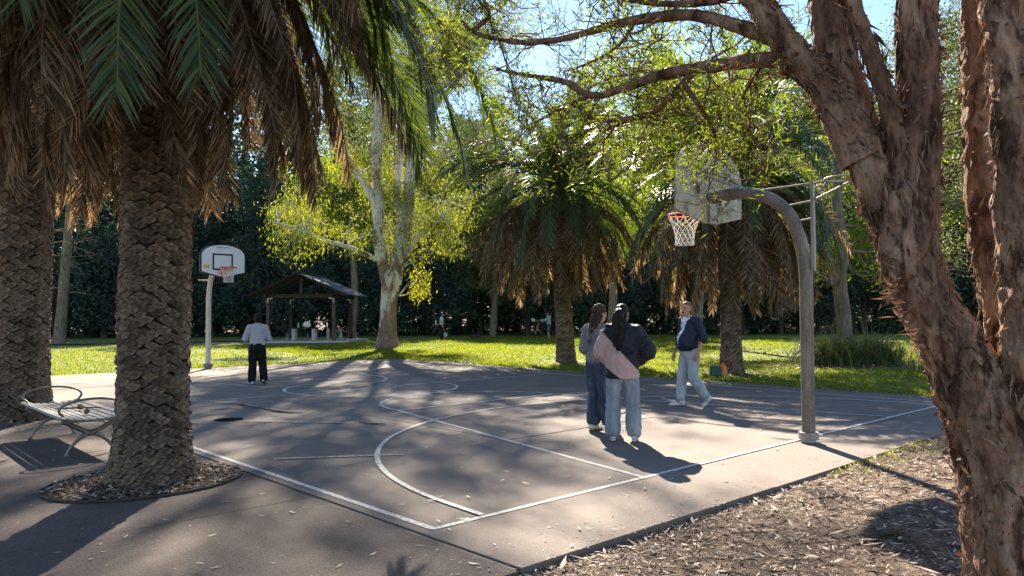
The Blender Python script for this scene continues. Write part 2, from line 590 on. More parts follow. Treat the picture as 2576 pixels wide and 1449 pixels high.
lawn_patch('lawn_beside_mulch', 8.2, SLAB_U1 + 0.0, -60, SLAB_V0 - 0.02, 10, 60, M['grass_sheet'])

# court slab: separate poured panels with open joints
cm = thing('basketball_court', None, None)
cm['kind'] = 'structure'
def uv_box(u0, u1, v0, v1, z0, z1):
    V = []
    for z in (z0, z1):
        for u, v in ((u0, v0), (u1, v0), (u1, v1), (u0, v1)):
            V.append(court(u, v, z))
    return np.array(V), BOXF
us = [SLAB_U0, 3.0, 6.0, 9.0, SLAB_U1]
vs = [SLAB_V0, 2.48, 6.0, 9.5, 13.9, SLAB_V1]
for a in range(4):
    for b in range(5):
        gp = 0.006
        dz = -0.0015 * ((a * 3 + b * 5) % 4)
        o = MB().add(*uv_box(us[a] + gp, us[a + 1] - gp, vs[b] + gp, vs[b + 1] - gp, -0.16, dz)).build('slab_panel', M['slab'], cm)
        bevel(o, 0.006, 2)
MB().add(*uv_box(SLAB_U0 + 0.01, SLAB_U1 - 0.01, SLAB_V0 + 0.01, SLAB_V1 - 0.01, -0.165, -0.022)).build('slab_base', M['soil'], cm)

# painted lines, 4 mm above the slab
LW = 0.055
def strip(name, pts, w=LW, mat='paint', z=0.0045):
    P = np.array([[p[0], p[1]] for p in pts], float)
    T = np.gradient(P, axis=0)
    T /= np.linalg.norm(T, axis=1)[:, None]
    N = np.stack([-T[:, 1], T[:, 0]], 1)
    A = P + N * w / 2
    B = P - N * w / 2
    n = len(P)
    V = [court(a[0], a[1], z) for a in A] + [court(a[0], a[1], z) for a in B]
    F = [(i, i + n, i + n + 1, i + 1) for i in range(n - 1)]
    o = MB().add(np.array(V), F).build(name, M[mat], cm)
    return o
def seg(a, b, n=2):
    return [(a[0] + (b[0] - a[0]) * t, a[1] + (b[1] - a[1]) * t) for t in np.linspace(0, 1, n)]
def arc(c, r, a0, a1, n=48):
    return [(c[0] + r * math.cos(t), c[1] + r * math.sin(t)) for t in np.linspace(rad(a0), rad(a1), n)]
UC = UW / 2
VL = 17.95
strip('base_line', seg((-0.03, 0), (UW + 0.03, 0)))
strip('base_line', seg((-0.03, VL), (UW + 0.03, VL)))
strip('side_line', seg((0, 0.0275), (0, VL - 0.0275)), 0.06)
strip('side_line', seg((UW, 0.0275), (UW, VL - 0.0275)))
strip('half_way_line', seg((0.03, 9.42), (UW - 0.03, 9.42)))
strip('centre_circle', arc((UC, 9.42), 1.8, 0, 360, 72), z=0.0085)
strip('jump_circle', arc((UC, 9.42), 0.5, 0, 360, 40), 0.04, 'paint_worn', 0.0065)
for s, v0 in ((1, 0.0), (-1, VL)):
    fv = v0 + s * 5.8
    for e in (-1, 1):
        strip('key_line', seg((UC + e * 3.0, v0 + s * 0.0275), (UC + e * 1.8, fv)))
    strip('free_throw_line', seg((UC - 1.78, fv), (UC + 1.78, fv)), z=0.0085)
    strip('free_throw_circle', arc((UC, fv), 1.8, 0 if s > 0 else 180, 180 if s > 0 else 360, 40), z=0.0065)
    # three point line: short straight runs, then an arc about the hoop
    rr = 4.98
    c0 = (UC, v0 + s * 0.0)
    pts = [(UC - 4.98, v0 + s * 0.03), (UC - 4.965, v0 + s * 0.3)] + [(UC + 4.96 * math.cos(t), v0 + s * (0.2 + 4.72 * math.sin(t))) for t in np.linspace(PI - 0.06, 0.06, 60)] + [(UC + 4.965, v0 + s * 0.3), (UC + 4.98, v0 + s * 0.03)]
    strip('three_point_line', pts, z=0.0105)
strip('faded_line', [(1.25, 6.45), (1.5, 6.2), (1.75, 5.9), (2.05, 5.5), (2.4, 5.05)], 0.08, 'paint_worn', 0.0065)
strip('faded_line', [(0.35, 3.3), (0.9, 2.95), (1.5, 2.55)], 0.06, 'paint_worn', 0.0065)

# paved path on the left, with joints, parted from the court by an open joint
pm = thing('path', None, None)
pm['kind'] = 'structure'
RING_C = court(-1.12, 3.12)
vjs = [-1.06, 1.5, 5.2, 9.0, 12.8, 16.6, 19.3]
for b in range(6):
    for (u0, u1) in ((-12.0, -4.2), (-4.2, -0.15)):
        o = MB().add(*uv_box(u0 + 0.004, u1 - 0.004, vjs[b] + 0.004, vjs[b + 1] - 0.004, -0.14, -0.004 - 0.001 * (b % 2))).build('path_panel', M['path'], pm)
        bevel(o, 0.006, 2)
MB().add(*uv_box(-11.9, -0.16, -1.05, 19.25, -0.15, -0.03)).build('path_base', M['soil'], pm)
# joint filler between path and court
jf = MB().add(*uv_box(-0.147, -0.124, -1.0, 18.2, -0.1, -0.012)).build('joint_filler', surf('joint_filler', [(0.3, (0.012, 0.012, 0.012)), (0.7, (0.03, 0.028, 0.026))], 20, 0.7, 0.1), pm)

# mulch beds
def mulch(name, pts, z):
    return poly_sheet(name, pts, z, M['soil'])
def mulch_z(x, y):
    u, v = to_uv(x, y)
    return -0.052 + 0.04 * np.clip((u - 3.0) / 3.5, 0, 1) + 0.014 * fbm(np.stack([x, y, x * 0], 1) * 1.3, 3, 9)
U, Vv = np.meshgrid(np.linspace(-8, 8.2, 120), np.linspace(-14, SLAB_V0 - 0.002, 90), indexing='ij')
X = CA.x + U * E1.x + Vv * E2.x
Y = CA.y + U * E1.y + Vv * E2.y
i, j = np.meshgrid(np.arange(119), np.arange(89), indexing='ij')
b0 = (i * 90 + j).ravel()
mo = MB().add(np.stack([X.ravel(), Y.ravel(), mulch_z(X.ravel(), Y.ravel())], 1), np.stack([b0, b0 + 90, b0 + 91, b0 + 1], 1)).build('mulch_bed', M['mulch'], smooth=True)
mo['kind'] = 'structure'

def litter_mesh(P, rs, lmin, lmax, wr=0.22, tilt=0.35, pale=None):
    n = len(P)
    a = rs.rand(n) * 2 * PI
    Dr = np.stack([np.cos(a), np.sin(a), (rs.rand(n) - 0.4) * tilt], 1)
    Nn = np.stack([rs.normal(size=n) * tilt, rs.normal(size=n) * tilt, np.ones(n)], 1)
    L = lmin + (lmax - lmin) * rs.rand(n) ** 2
    mb = MB()
    leaves(mb, P, Dr, Nn, L, L * wr * (0.5 + rs.rand(n)), 0, rs.rand(n) ** 1.3 if pale is None else pale, fold=0.15, curl=0.12)
    return mb
n = 70000
U = -2.5 + rs.rand(n) * 10
Vv = -1.07 - (rs.rand(n) ** 1.25) * 5.5
X = CA.x + U * E1.x + Vv * E2.x
Y = CA.y + U * E1.y + Vv * E2.y
keep = (Y > 2.2)
X, Y = X[keep], Y[keep]
P = np.stack([X, Y, mulch_z(X, Y) + 0.004 + 0.018 * rs.rand(len(X))], 1)
lo = litter_mesh(P, rs, 0.012, 0.075).build('mulch_litter', M['litter'])
n = 2600
q = rs.rand(n, 2)
P2 = np.array([court(-2 + 9 * a, -1.1 - 4.8 * b) for a, b in q])
P2 = P2[P2[:, 1] > 2.4]
P2[:, 2] = mulch_z(P2[:, 0], P2[:, 1]) + 0.02
tag(litter_mesh(P2, rs, 0.06, 0.17, 0.2, 0.3).build('mulch_leaves', M['litter']), 'long dry gum leaves lying over the mulch', 'leaf litter', kind='stuff')
tag(lo, 'loose bark chips and dry leaves covering the mulch beside the court', 'leaf litter', kind='stuff')
# sticks in the mulch
mb = MB()
for k in range(420):
    u, v = -1.5 + rs.rand() * 9, -1.2 - rs.rand() * 4.5
    p = court(u, v)
    if p.y < 2.5:
        continue
    z = float(mulch_z(np.array([p.x]), np.array([p.y]))[0]) + 0.015
    a = rs.rand() * 2 * PI
    L = 0.06 + 0.28 * rs.rand() ** 2
    d = np.array([math.cos(a), math.sin(a), 0])
    q = np.array([p.x, p.y, z])
    addtube(mb, smooth_path([q - d * L / 2, q + np.array([rs.normal() * .01, rs.normal() * .01, 0.008]), q + d * L / 2], 5), 0.0025 + 0.004 * rs.rand(), 4, True, 0, rnd=rs.rand() * 0.6)
tag(mb.build('mulch_twigs', M['litter']), 'thin dry twigs scattered over the mulch', 'twigs', kind='stuff')

# fallen leaves on the court: the larger ones singly, specks as one
leafvars = []
for k in range(5):
    mb = MB()
    L = 1.0
    n = 5
    t = np.linspace(0, 1, n)
    w = np.sin(PI * np.clip(t, 0.02, 0.985)) ** 0.8 * (0.075 + 0.03 * (k % 3))
    cx = t - 0.5
    cy = 0.16 * math.sin(k * 2.1) * (t - 0.5) ** 2 * 4
    cz = 0.02 + 0.1 * (t - 0.5) ** 2 * (1 + k % 2)
    Va = np.stack([cx, cy + w, cz + 0.05 * w * 5 * (k % 2)], 1)
    Vb = np.stack([cx, cy - w, cz], 1)
    V = np.vstack([Va, Vb])
    mb.add(V, [(i, i + n, i + n + 1, i + 1) for i in range(n - 1)], 0, [0.25, 0.5, 0.7, 0.9, 0.98][k])
    leafvars.append(mb.mesh('fallen_leaf', M['court_leaf'], True))
for k in range(230):
    yy = 4.2 + 9.5 * rs.rand() ** 1.4
    xx = (-0.62 + 1.15 * rs.rand()) * yy
    u, v = to_uv(xx, yy)
    if v < -0.98 or abs(u + 0.13) < 0.1 or math.hypot(xx - RING_C.x, yy - RING_C.y) < 0.95 or u > 11.5:
        continue
    o = link('fallen_leaf', leafvars[k % 5], None, (xx, yy, 0.013 if u > -0.1 else 0.002))
    s = 0.04 + 0.055 * rs.rand()
    o.scale = (s, s, s)
    o.rotation_euler = (0, 0, rs.rand() * 2 * PI)
    tag(o, 'small dry gum leaf lying on the brown paving', 'leaf', 'fallen leaves on the paving')
n = 3000
yy = 4 + 16 * rs.rand(n)
xx = (-0.66 + 1.2 * rs.rand(n)) * yy
u, v = to_uv(xx, yy)
k = (v > -1.0) & (u < 11.8) & (v < 18) & (np.abs(u + 0.13) > 0.05)
P = np.stack([xx, yy, np.where(u > -0.1, 0.012, 0.002)], 1)[k]
n = 900
u2 = -1 + 9 * rs.rand(n)
v2 = SLAB_V0 + 0.7 * rs.rand(n) ** 3
P = np.vstack([P, np.array([court(a, b, 0.004) for a, b in zip(u2, v2)])])
tag(litter_mesh(P, rs, 0.008, 0.042, 0.3, 0.15).build('leaf_specks', M['litter']), 'specks of leaf and bark strewn over the court and path', 'leaf litter', kind='stuff')
# drift of leaves along the far court edge and on the grass
n = 9000
u = SLAB_U1 - 0.3 + 9.0 * rs.rand(n) ** 2
v = -1 + rs.rand(n) * 22
P = np.array([court(a, b) for a, b in zip(u, v)])
P[:, 2] = np.where(u > SLAB_U1, lawn_z(P[:, 0], P[:, 1]) + 0.02, 0.004)
tag(litter_mesh(P, rs, 0.03, 0.1, 0.25, 0.3).build('edge_litter', M['litter']), 'dry leaves strewn along the far edge of the court and the lawn', 'leaf litter', kind='stuff')

# puddles and the wet crack
def puddle(pts, label):
    o = poly_sheet('puddle', [court(*p) for p in pts], 0.0125, M['water'])
    o['label'] = label
    return o
puddle([(1.03, 6.74), (1.12, 6.60), (1.28, 6.5), (1.42, 6.55), (1.47, 6.7), (1.36, 6.82), (1.18, 6.86)], 'rounded dark puddle on the court nearest the palm')
crack = [(1.88, 9.15), (2.02, 8.75), (2.17, 8.38), (2.13, 8.0), (2.2, 7.6), (2.18, 7.26), (2.21, 6.98), (2.3, 6.78), (2.42, 6.62)]
wv = [0.006, 0.012, 0.03, 0.018, 0.014, 0.025, 0.045, 0.04, 0.008]
puddle([(c[0] - w, c[1] - w * .6) for c, w in zip(crack, wv)] + [(c[0] + w, c[1] + w * .6) for c, w in zip(crack, wv)][::-1], 'long thin wet crack in the court surface')
puddle([(2.43, 5.0), (2.46, 4.9), (2.55, 4.72), (2.64, 4.58), (2.6, 4.75), (2.53, 4.9), (2.47, 5.02)], 'narrow dark puddle beside the free throw circle')

# grass blades standing on the lawn, thick where it is near
def blades(name, n, ufun, h0, h1, label):
    u, v = ufun(n)
    x = CA.x + u * E1.x + v * E2.x
    y = CA.y + u * E1.y + v * E2.y
    k = (y > 8) & (np.abs(x) < y * 0.75 + 1)
    x, y = x[k], y[k]
    pn = vnoise(np.stack([x * 0.5, y * 0.5, x * 0], 1), 3) + 0.6 * vnoise(np.stack([x * 2, y * 2, x * 0], 1), 4)
    k = rs.rand(len(x)) < np.clip(0.75 + 0.7 * pn, 0.08, 1)
    x, y = x[k], y[k]
    n = len(x)
    P = np.stack([x, y, lawn_z(x, y) - 0.005], 1)
    a = rs.rand(n) * 2 * PI
    Dr = np.stack([np.cos(a) * 0.6, np.sin(a) * 0.6, np.ones(n)], 1)
    Nn = np.stack([np.cos(a + 1.2), np.sin(a + 1.2), np.zeros(n)], 1)
    L = h0 + (h1 - h0) * rs.rand(n)
    L = L * (1 + y / 60)
    mb = MB()
    leaves(mb, P, Dr, Nn, L, 0.012 + 0.02 * rs.rand(n) + y * 0.0004, 0, np.clip(rs.rand(n) * 0.8 + 0.15 * pn[k], 0, 1))
    return tag(mb.build(name, M['blade']), label, 'grass', kind='stuff')
blades('grass_blades', 150000, lambda n: (SLAB_U1 + 0.02 + 30 * rs.rand(n) ** 1.6, -6 + 40 * rs.rand(n)), 0.03, 0.075, 'short grass blades of the sunlit lawn beyond the court')
blades('grass_blades', 40000, lambda n: (-12 + 24 * rs.rand(n), SLAB_V1 + 0.02 + 20 * rs.rand(n) ** 1.5), 0.03, 0.075, 'short grass blades of the shaded lawn behind the far hoop')
# grass tufts along the kerb by the mulch
n = 380
u = 4.0 + rs.rand(n) * 2.6
v = SLAB_V0 - 0.03 - 0.4 * rs.rand(n) ** 2.5
P = np.array([court(a, b) for a, b in zip(u, v)])
P[:, 2] = mulch_z(P[:, 0], P[:, 1])
a = rs.rand(n) * 2 * PI
mb = MB()
leaves(mb, P, np.stack([np.cos(a), np.sin(a), 1 + rs.rand(n)], 1), np.stack([np.cos(a + 1), np.sin(a + 1), a * 0], 1), 0.03 + 0.06 * rs.rand(n), 0.008, 0, rs.rand(n))
tag(mb.build('kerb_grass', M['blade']), 'thin grass growing along the slab edge by the mulch', 'grass', kind='stuff')

# gravel path far left behind the court
pl, pr_ = Vector((-34, 35.5, 0)), Vector((-16, 45.5, 0))
poly_sheet('far_path', [(-40, 31.0), (-22.5, 43.8), (-15.5, 47.5), (-15.9, 48.9), (-23.5, 45.2), (-41, 32.6)], 0.03, M['path'])

# ================================================================== PALMS
def frond_mesh(name, L, a0, a1, bend, npair, ll, mats, seed, dead=False, vee=0.25, sweep=(0.7, 1.05), w=0.022, twist=0.0):
    """one palm frond: arching rachis, a row of leaflets on each side. a0/a1 = start/end pitch, bend = power"""
    r = np.random.RandomState(seed)
    n = 14
    s = np.linspace(0, 1, n)
    ang = np.radians(a0 + (a1 - a0) * s ** bend)
    side = twist * s ** 2
    step = L / (n - 1)
    P = np.zeros((n, 3))
    for i in range(1, n):
        a = (ang[i] + ang[i - 1]) / 2
        P[i] = P[i - 1] + step * np.array([math.cos(a) * math.cos(side[i]), math.cos(a) * math.sin(side[i]), math.sin(a)])
    mb = MB()
    addtube(mb, P, np.linspace(0.028, 0.005, n) * (L / 3.5), 4, False, 1, rnd=0.5)
    T = np.gradient(P, axis=0)
    T /= np.linalg.norm(T, axis=1)[:, None]
    t = np.linspace(0.13, 0.995, npair)
    Vs, Fs, rn = [], [], []
    c = 0
    for e in (-1, 1):
        tt = np.clip(t + (r.rand(npair) - 0.5) * 0.6 / npair, 0.1, 1)
        B = np.stack([np.interp(tt, s, P[:, k]) for k in range(3)], 1)
        Tg = np.stack([np.interp(tt, s, T[:, k]) for k in range(3)], 1)
        S = np.cross(Tg, np.array([0, 0, 1.0]))
        bad = np.linalg.norm(S, axis=1) < 0.2
        S0 = np.array([0, -1.0, 0])
        S = np.where(bad[:, None], S0, S)
        S = S - Tg * (S * Tg).sum(1)[:, None]
        S /= np.linalg.norm(S, axis=1)[:, None]
        S = S * e
        Up = np.cross(S, Tg) * e
        prof = np.clip(np.sin(PI * (0.1 + 0.82 * tt)) ** 0.55, 0.15, 1)
        ln = ll * prof * (0.85 + 0.3 * r.rand(npair))
        th = sweep[0] + (sweep[1] - sweep[0]) * tt + (r.rand(npair) - 0.5) * (0.3 if dead else 0.2)
        ve = vee + (r.rand(npair) - 0.5) * (0.6 if dead else 0.35)
        Dv = S * np.cos(th)[:, None] + Tg * np.sin(th)[:, None] + Up * np.sin(ve)[:, None]
        Dv /= np.linalg.norm(Dv, axis=1)[:, None]
        dr = (0.16 if dead else 0.13) * ln
        M1 = B + Dv * (ln * 0.5)[:, None] - np.array([0, 0, 1.0]) * (dr * 0.25)[:, None]
        E_ = B + Dv * (ln * 0.97)[:, None] - np.array([0, 0, 1.0]) * dr[:, None]
        Wd = Tg * (w * (0.7 + 0.5 * r.rand(npair)))[:, None] * (0.8 if dead else 1)
        Wd = Wd - Dv * (Wd * Dv).sum(1)[:, None] + Up * (w * 0.25)
        V = np.stack([B - Wd * 0.4, B + Wd * 0.4, M1 + Wd * 0.5, M1 - Wd * 0.5, E_ + Wd * 0.06, E_ - Wd * 0.06], 1)
        Vs.append(V.reshape(-1, 3))
        b = c + np.arange(npair) * 6
        Fs.append(np.stack([b, b + 1, b + 2, b + 3], 1))
        Fs.append(np.stack([b + 3, b + 2, b + 4, b + 5], 1))
        q = r.rand(npair)
        rn += [q, q]
        c += npair * 6
    mb.add(np.vstack(Vs), np.vstack(Fs), 0, np.concatenate(rn))
    return mb.mesh(name, mats)

def frond_set(L, npair, ll, w, seed, lowk=0.98):
    G = [M['frond'], M['rachis']]
    Dm = [M['frond_dead'], M['rachis_dead']]
    up = [frond_mesh('frond', L * 0.85, 80, 20, 1.6, npair, ll * 0.9, G, seed + 1, vee=0.35, w=w),
          frond_mesh('frond', L * 0.95, 68, -15, 1.5, npair, ll, G, seed + 2, vee=0.3, w=w, twist=0.2)]
    mid = [frond_mesh('frond', L, 52, -45, 1.3, npair, ll, G, seed + 3, w=w),
           frond_mesh('frond', L, 38, -62, 1.15, npair, ll, G, seed + 4, vee=0.2, w=w, twist=-0.2)]
    low = [frond_mesh('frond', L * lowk, 22, -78, 0.95, npair, ll, G, seed + 5, vee=0.15, w=w),
           frond_mesh('frond', L * lowk * .97, 8, -82, 0.8, npair, ll, G, seed + 6, vee=0.1, w=w, twist=0.15)]
    dead = [frond_mesh('dead_frond', L * 0.95, 14, -84, 0.7, npair, ll * 0.85, Dm, seed + 7, True, vee=0.05, sweep=(0.72, 1.0), w=w),
            frond_mesh('dead_frond', L * 0.95, -8, -87, 0.5, npair, ll * 0.85, Dm, seed + 8, True, vee=0.0, sweep=(0.75, 1.05), w=w),
            frond_mesh('dead_frond', L * 0.88, -35, -89, 0.4, npair, ll * 0.8, Dm, seed + 9, True, vee=-0.05, sweep=(0.85, 1.15), w=w)]
    return up, mid, low, dead

def scar_meshes(w, h, d):
    """leaf base scars: lens shaped blocks with a sunken torn face"""
    out = []
    for k in range(6):
        r = np.random.RandomState(40 + k)
        ring = [(-0.52, 0.04), (-0.26, 0.36), (0.0, 0.5), (0.27, 0.35), (0.52, 0.02), (0.3, -0.36), (0.0, -0.52), (-0.3, -0.34)]
        n = len(ring)
        base = [(x * w * 0.99, -0.02, y * h * 0.99) for x, y in ring]
        prd = [(x * w * (0.84 + 0.1 * r.rand()), d * (0.62 + 0.4 * (0.5 - y) + 0.3 * r.rand()), y * h * (0.8 + 0.12 * r.rand()) - 0.02 * h) for x, y in ring]
        inn = [(x * w * 0.42, d * (0.35 + 0.55 * r.rand()), y * h * 0.4) for x, y in ring]
        V = np.array(base + prd + inn + [(0, d * 0.5, 0)])
        mb = MB()
        F = []
        for i in range(n):
            j = (i + 1) % n
            F.append((j, i, i + n, j + n))
            F.append((j + n, i + n, i + 2 * n, j + 2 * n))
        mb.add(V, F)
        mb.F[3].append((np.array([((i + 1) % n + 2 * n, i + 2 * n, 3 * n) for i in range(n)]), np.zeros(n, np.int32), np.zeros(n)))
        out.append(mb.mesh('leaf_scar', M['scar']))
    return out

def palm(label, path, r_of_z, top, seed, fset, counts, sw=0.16, sh=0.105, sd=0.035, nparts=300, zmax=3.5, flare=0.0, phase=0.0, crown_r=0.22, fs=1.0, dw=(.45, .35, .2), extra=(), gfs=None):
    """path: list of trunk centre points from base to crown"""
    r = np.random.RandomState(seed)
    base = Vector(path[0])
    t = thing('palm_tree', label, 'palm', base)
    P = smooth_path([np.array(p) - np.array(base) for p in path], 40)
    Z = P[:, 2]
    # core
    R = np.array([r_of_z(z) for z in Z]) - sd * 0.62
    V, F, T3 = tube(P, R, 28, False)
    V = V + (vnoise(V * 9, seed)[:, None] * 0.02) * np.array([1, 1, 0])
    core = MB().add(V, F).build('trunk', M['scar_core'], t, True)
    # scars
    sm = scar_meshes(sw, sh, sd)
    items = []
    z = 0.05
    row = 0
    camdir = -np.array([base.x, base.y])
    camdir = camdir / np.linalg.norm(camdir)
    while z < zmax:
        rr = r_of_z(z)
        n = max(8, int(round(2 * PI * rr / sw)))
        for i in range(n):
            a = 2 * PI * (i + 0.5 * (row % 2)) / n + row * 0.012 + r.normal() * 0.025
            c = np.array([np.interp(z, Z, P[:, 0]), np.interp(z, Z, P[:, 1])])
            nx, ny = math.cos(a), math.sin(a)
            face = nx * camdir[0] + ny * camdir[1]
            zz = z + r.normal() * 0.011
            k = sw * n / (2 * PI * rr) if rr else 1
            sc_ = (2 * PI * rr / n / sw)
            items.append((face, zz, c[0] + nx * (rr - sd * 0.55), c[1] + ny * (rr - sd * 0.55), a, sc_))
        z += sh * 0.53
        row += 1
    items.sort(key=lambda q: -q[0])
    rest = MB()
    for k, (face, zz, x, y, a, sc_) in enumerate(items):
        if face < -0.35:
            continue
        Mx = Matrix.Translation((x, y, zz)) @ Matrix.Rotation(a - PI / 2, 4, 'Z') @ Matrix.Rotation(r.normal() * 0.09 - 0.12, 4, 'X') @ Matrix.Rotation(r.normal() * 0.07, 4, 'Y') @ Matrix.Diagonal((sc_ * (0.93 + 0.12 * r.rand()), 0.75 + 0.6 * r.rand(), 0.9 + 0.16 * r.rand(), 1))
        me = sm[r.randint(6)]
        if k < nparts:
            link('leaf_scar', me, t, mat=Mx)
        else:
            nv = len(me.vertices)
            co = np.empty(nv * 3, np.float32)
            me.vertices.foreach_get('co', co)
            co = co.reshape(-1, 3) @ np.array(Mx.to_3x3()).T + np.array(Mx.translation)
            n0 = rest.n
            q4 = np.array([p.vertices[:] for p in me.polygons if len(p.vertices) == 4])
            q3 = np.array([p.vertices[:] for p in me.polygons if len(p.vertices) == 3])
            rest.add(co, q4)
            rest.F[3].append((q3 + n0, np.zeros(len(q3), np.int32), np.zeros(len(q3))))
    if rest.n:
        rest.build('leaf_scars', M['scar'], t)['kind'] = 'stuff'
    # crown: fronds one by one on a golden spiral, young ones upright, old ones hanging
    tp = Vector(P[-1])
    up, mid, low, dead = fset
    seq = [(up, counts[0], 0.08, 0.25), (mid, counts[1], 0.16, 0.1), (low, counts[2], crown_r, -0.12), (dead, counts[3], crown_r + 0.04, -0.6)]
    k = 0
    for kind, n, r0, dz in seq:
        for i in range(n):
            a = k * 2.39996 + phase + r.normal() * 0.12
            k += 1
            me = kind[r.randint(len(kind))] if len(kind) < 3 else kind[r.choice(3, p=dw)]
            s = (0.88 + 0.24 * r.rand()) * (fs if kind is dead or gfs is None else gfs)
            z = dz + (i / max(1, n)) * (-0.28)
            Mx = Matrix.Translation((tp.x + r0 * math.cos(a), tp.y + r0 * math.sin(a), tp.z + z)) @ Matrix.Rotation(a, 4, 'Z') @ Matrix.Rotation(r.normal() * 0.1, 4, 'Y') @ Matrix.Rotation(r.normal() * 0.25, 4, 'X') @ Matrix.Diagonal((s, s, s, 1))
            link(me.name.split('.')[0], me, t, mat=Mx)
    for ang, kd, s, dz in extra:
        me = (mid, low)[kd][int(abs(ang)) % 2]
        a = rad(ang)
        link('frond', me, t, mat=Matrix.Translation((tp.x + .3 * math.cos(a), tp.y + .3 * math.sin(a), tp.z + dz)) @ Matrix.Rotation(a, 4, 'Z') @ Matrix.Diagonal((s, s, s, 1)))
    # crown heart
    mb = MB()
    addtube(mb, [(tp.x, tp.y, tp.z - 1.0), (tp.x, tp.y, tp.z - 0.45), (tp.x, tp.y, tp.z), (tp.x, tp.y, tp.z + 0.3)], [r_of_z(3) * 0.95, r_of_z(3) * 1.15, r_of_z(3) * 0.9, 0.06], 14)
    mb.build('crown_base', M['scar_core'], t, True)
    return t

FS1 = frond_set(3.7, 108, 0.5, 0.036, 10)
FS2 = frond_set(3.9, 70, 0.5, 0.05, 30, 0.9)

def r_near(z):
    return 0.292 + 0.14 * math.exp(-z / 0.22)
p1 = court(-1.08, 3.05)
p1 = Vector((-3.385, 7.12, -0.02))
palm('tall dark palm trunk with brown hanging skirt rising from the round mulch ring', [p1, p1 + Vector((0, 0, 1.5)), p1 + Vector((0.0, 0.02, 3)), p1 + Vector((0, 0, 6.3))], r_near, 5.7, 3, FS1, (12, 34, 64, 104), 0.14, 0.09, 0.045, 300, 3.9, phase=0.6, crown_r=0.3, fs=0.84, dw=(.12, .44, .44), extra=((-71, 1, 1.05, -1.15), (-61, 1, 1.0, -1.05), (-92, 1, 1.05, -1.1), (-57, 1, .9, -.2), (-38, 1, 1.05, -.75), (-21, 1, 1.1, -.8), (-8, 1, 1.12, -.9), (-13, 1, 1.0, -.4), (5, 1, 1.12, -.95), (11, 1, 1.0, -.5), (20, 1, 1.12, -1.0), (35, 1, 1.1, -.8), (48, 1, 1.1, -.9), (-79, 1, .95, -.3), (-103, 1, 1.08, -1.2)))
p0 = Vector((-7.52, 11.45, -0.02))
palm('dark palm cut off by the left picture edge behind the metal bench', [p0, p0 + Vector((0.05, 0, 2.7)), p0 + Vector((0.1, 0, 6.75))], lambda z: 0.385 + 0.16 * math.exp(-z / 0.35), 6.6, 5, FS1, (8, 20, 34, 76), 0.16, 0.11, 0.04, 220, 4.3, phase=1.9, crown_r=0.3, fs=0.86, dw=(.1, .45, .45))
p2 = Vector((1.75, 24.5, -0.05))
palm('palm with leaning trunk and golden dead skirt on the lawn behind the two women', [p2, p2 + Vector((-0.08, 0, 1.7)), p2 + Vector((-0.2, 0, 4.0)), p2 + Vector((-0.27, 0, 5.95))], lambda z: 0.262 + 0.08 * math.exp(-z / 0.5), 6.2, 8, FS2, (14, 56, 20, 112), 0.17, 0.115, 0.03, 300, 3.4, phase=0.2, fs=.94, gfs=1.08)
p3 = Vector((5.72, 19.7, -0.04))
palm('palm with straight trunk beside the green and orange bags', [p3, p3 + Vector((0.0, 0, 1.7)), p3 + Vector((-0.03, 0, 3.5)), p3 + Vector((0.1, 0, 5.5))], lambda z: 0.245 + 0.1 * math.exp(-z / 0.35), 5.8, 12, FS2, (14, 56, 22, 76), 0.17, 0.115, 0.03, 300, 3.4, phase=1.2, fs=.95, gfs=1.08)
# ring of edging and mulch at the near palm
rc = Vector((-3.40, 7.05, 0))
ra, rb = 0.86, 0.72
def ring_pt(a, k=1.0):
    u = ra * k * math.cos(a)
    v = rb * k * math.sin(a)
    c, s_ = math.cos(0.75), math.sin(0.75)
    return Vector((rc.x + (c * u - s_ * v) * 1.0, rc.y + (s_ * u + c * v), 0))
N = 72
V = []
for z in (0.004, 0.022):
    for k in (1.0, 0.985):
        V += [tuple(ring_pt(2 * PI * i / N, k) + Vector((0, 0, z - 0.004))) for i in range(N)]
F = []
for i in range(N):
    j = (i + 1) % N
    F += [(i, j, 2 * N + j, 2 * N + i), (2 * N + i, 2 * N + j, 3 * N + j, 3 * N + i), (3 * N + i, 3 * N + j, N + j, N + i)]
er = MB().add(np.array(V), F).build('tree_ring_edging', surf('rusted_edging', [(0.3, (0.035, 0.025, 0.02)), (0.7, (0.09, 0.065, 0.05))], 12, 0.8, 0.2))
tag(er, 'thin rusted steel edging ring set in the path around the near palm', 'edging')
poly_sheet('tree_ring_soil', [ring_pt(2 * PI * i / N, 0.984) for i in range(N)], 0.0005, M['soil'])
rs = np.random.RandomState(77)
n = 5200
a = rs.rand(n) * 2 * PI
k = np.sqrt(rs.rand(n)) * 0.965
P = np.array([ring_pt(x, y) for x, y in zip(a, k)])
P[:, 2] = 0.004 + rs.rand(n) * 0.025 + 0.05 * (1 - k) ** 2
tag(litter_mesh(P, rs, 0.02, 0.1, 0.24, 0.5).build('ring_litter', M['litter']), 'bark chips and leaf litter inside the ring of the near palm', 'leaf litter', kind='stuff')
n = 2500
P = np.stack([p0.x + rs.normal(size=n) * 0.75, p0.y - 0.35 + rs.normal(size=n) * 0.6, 0.004 + rs.rand(n) * 0.02], 1)
tag(litter_mesh(P, rs, 0.02, 0.09, 0.24, 0.4).build('litter_patch', M['litter']), 'litter heaped at the foot of the palm behind the bench', 'leaf litter', kind='stuff')
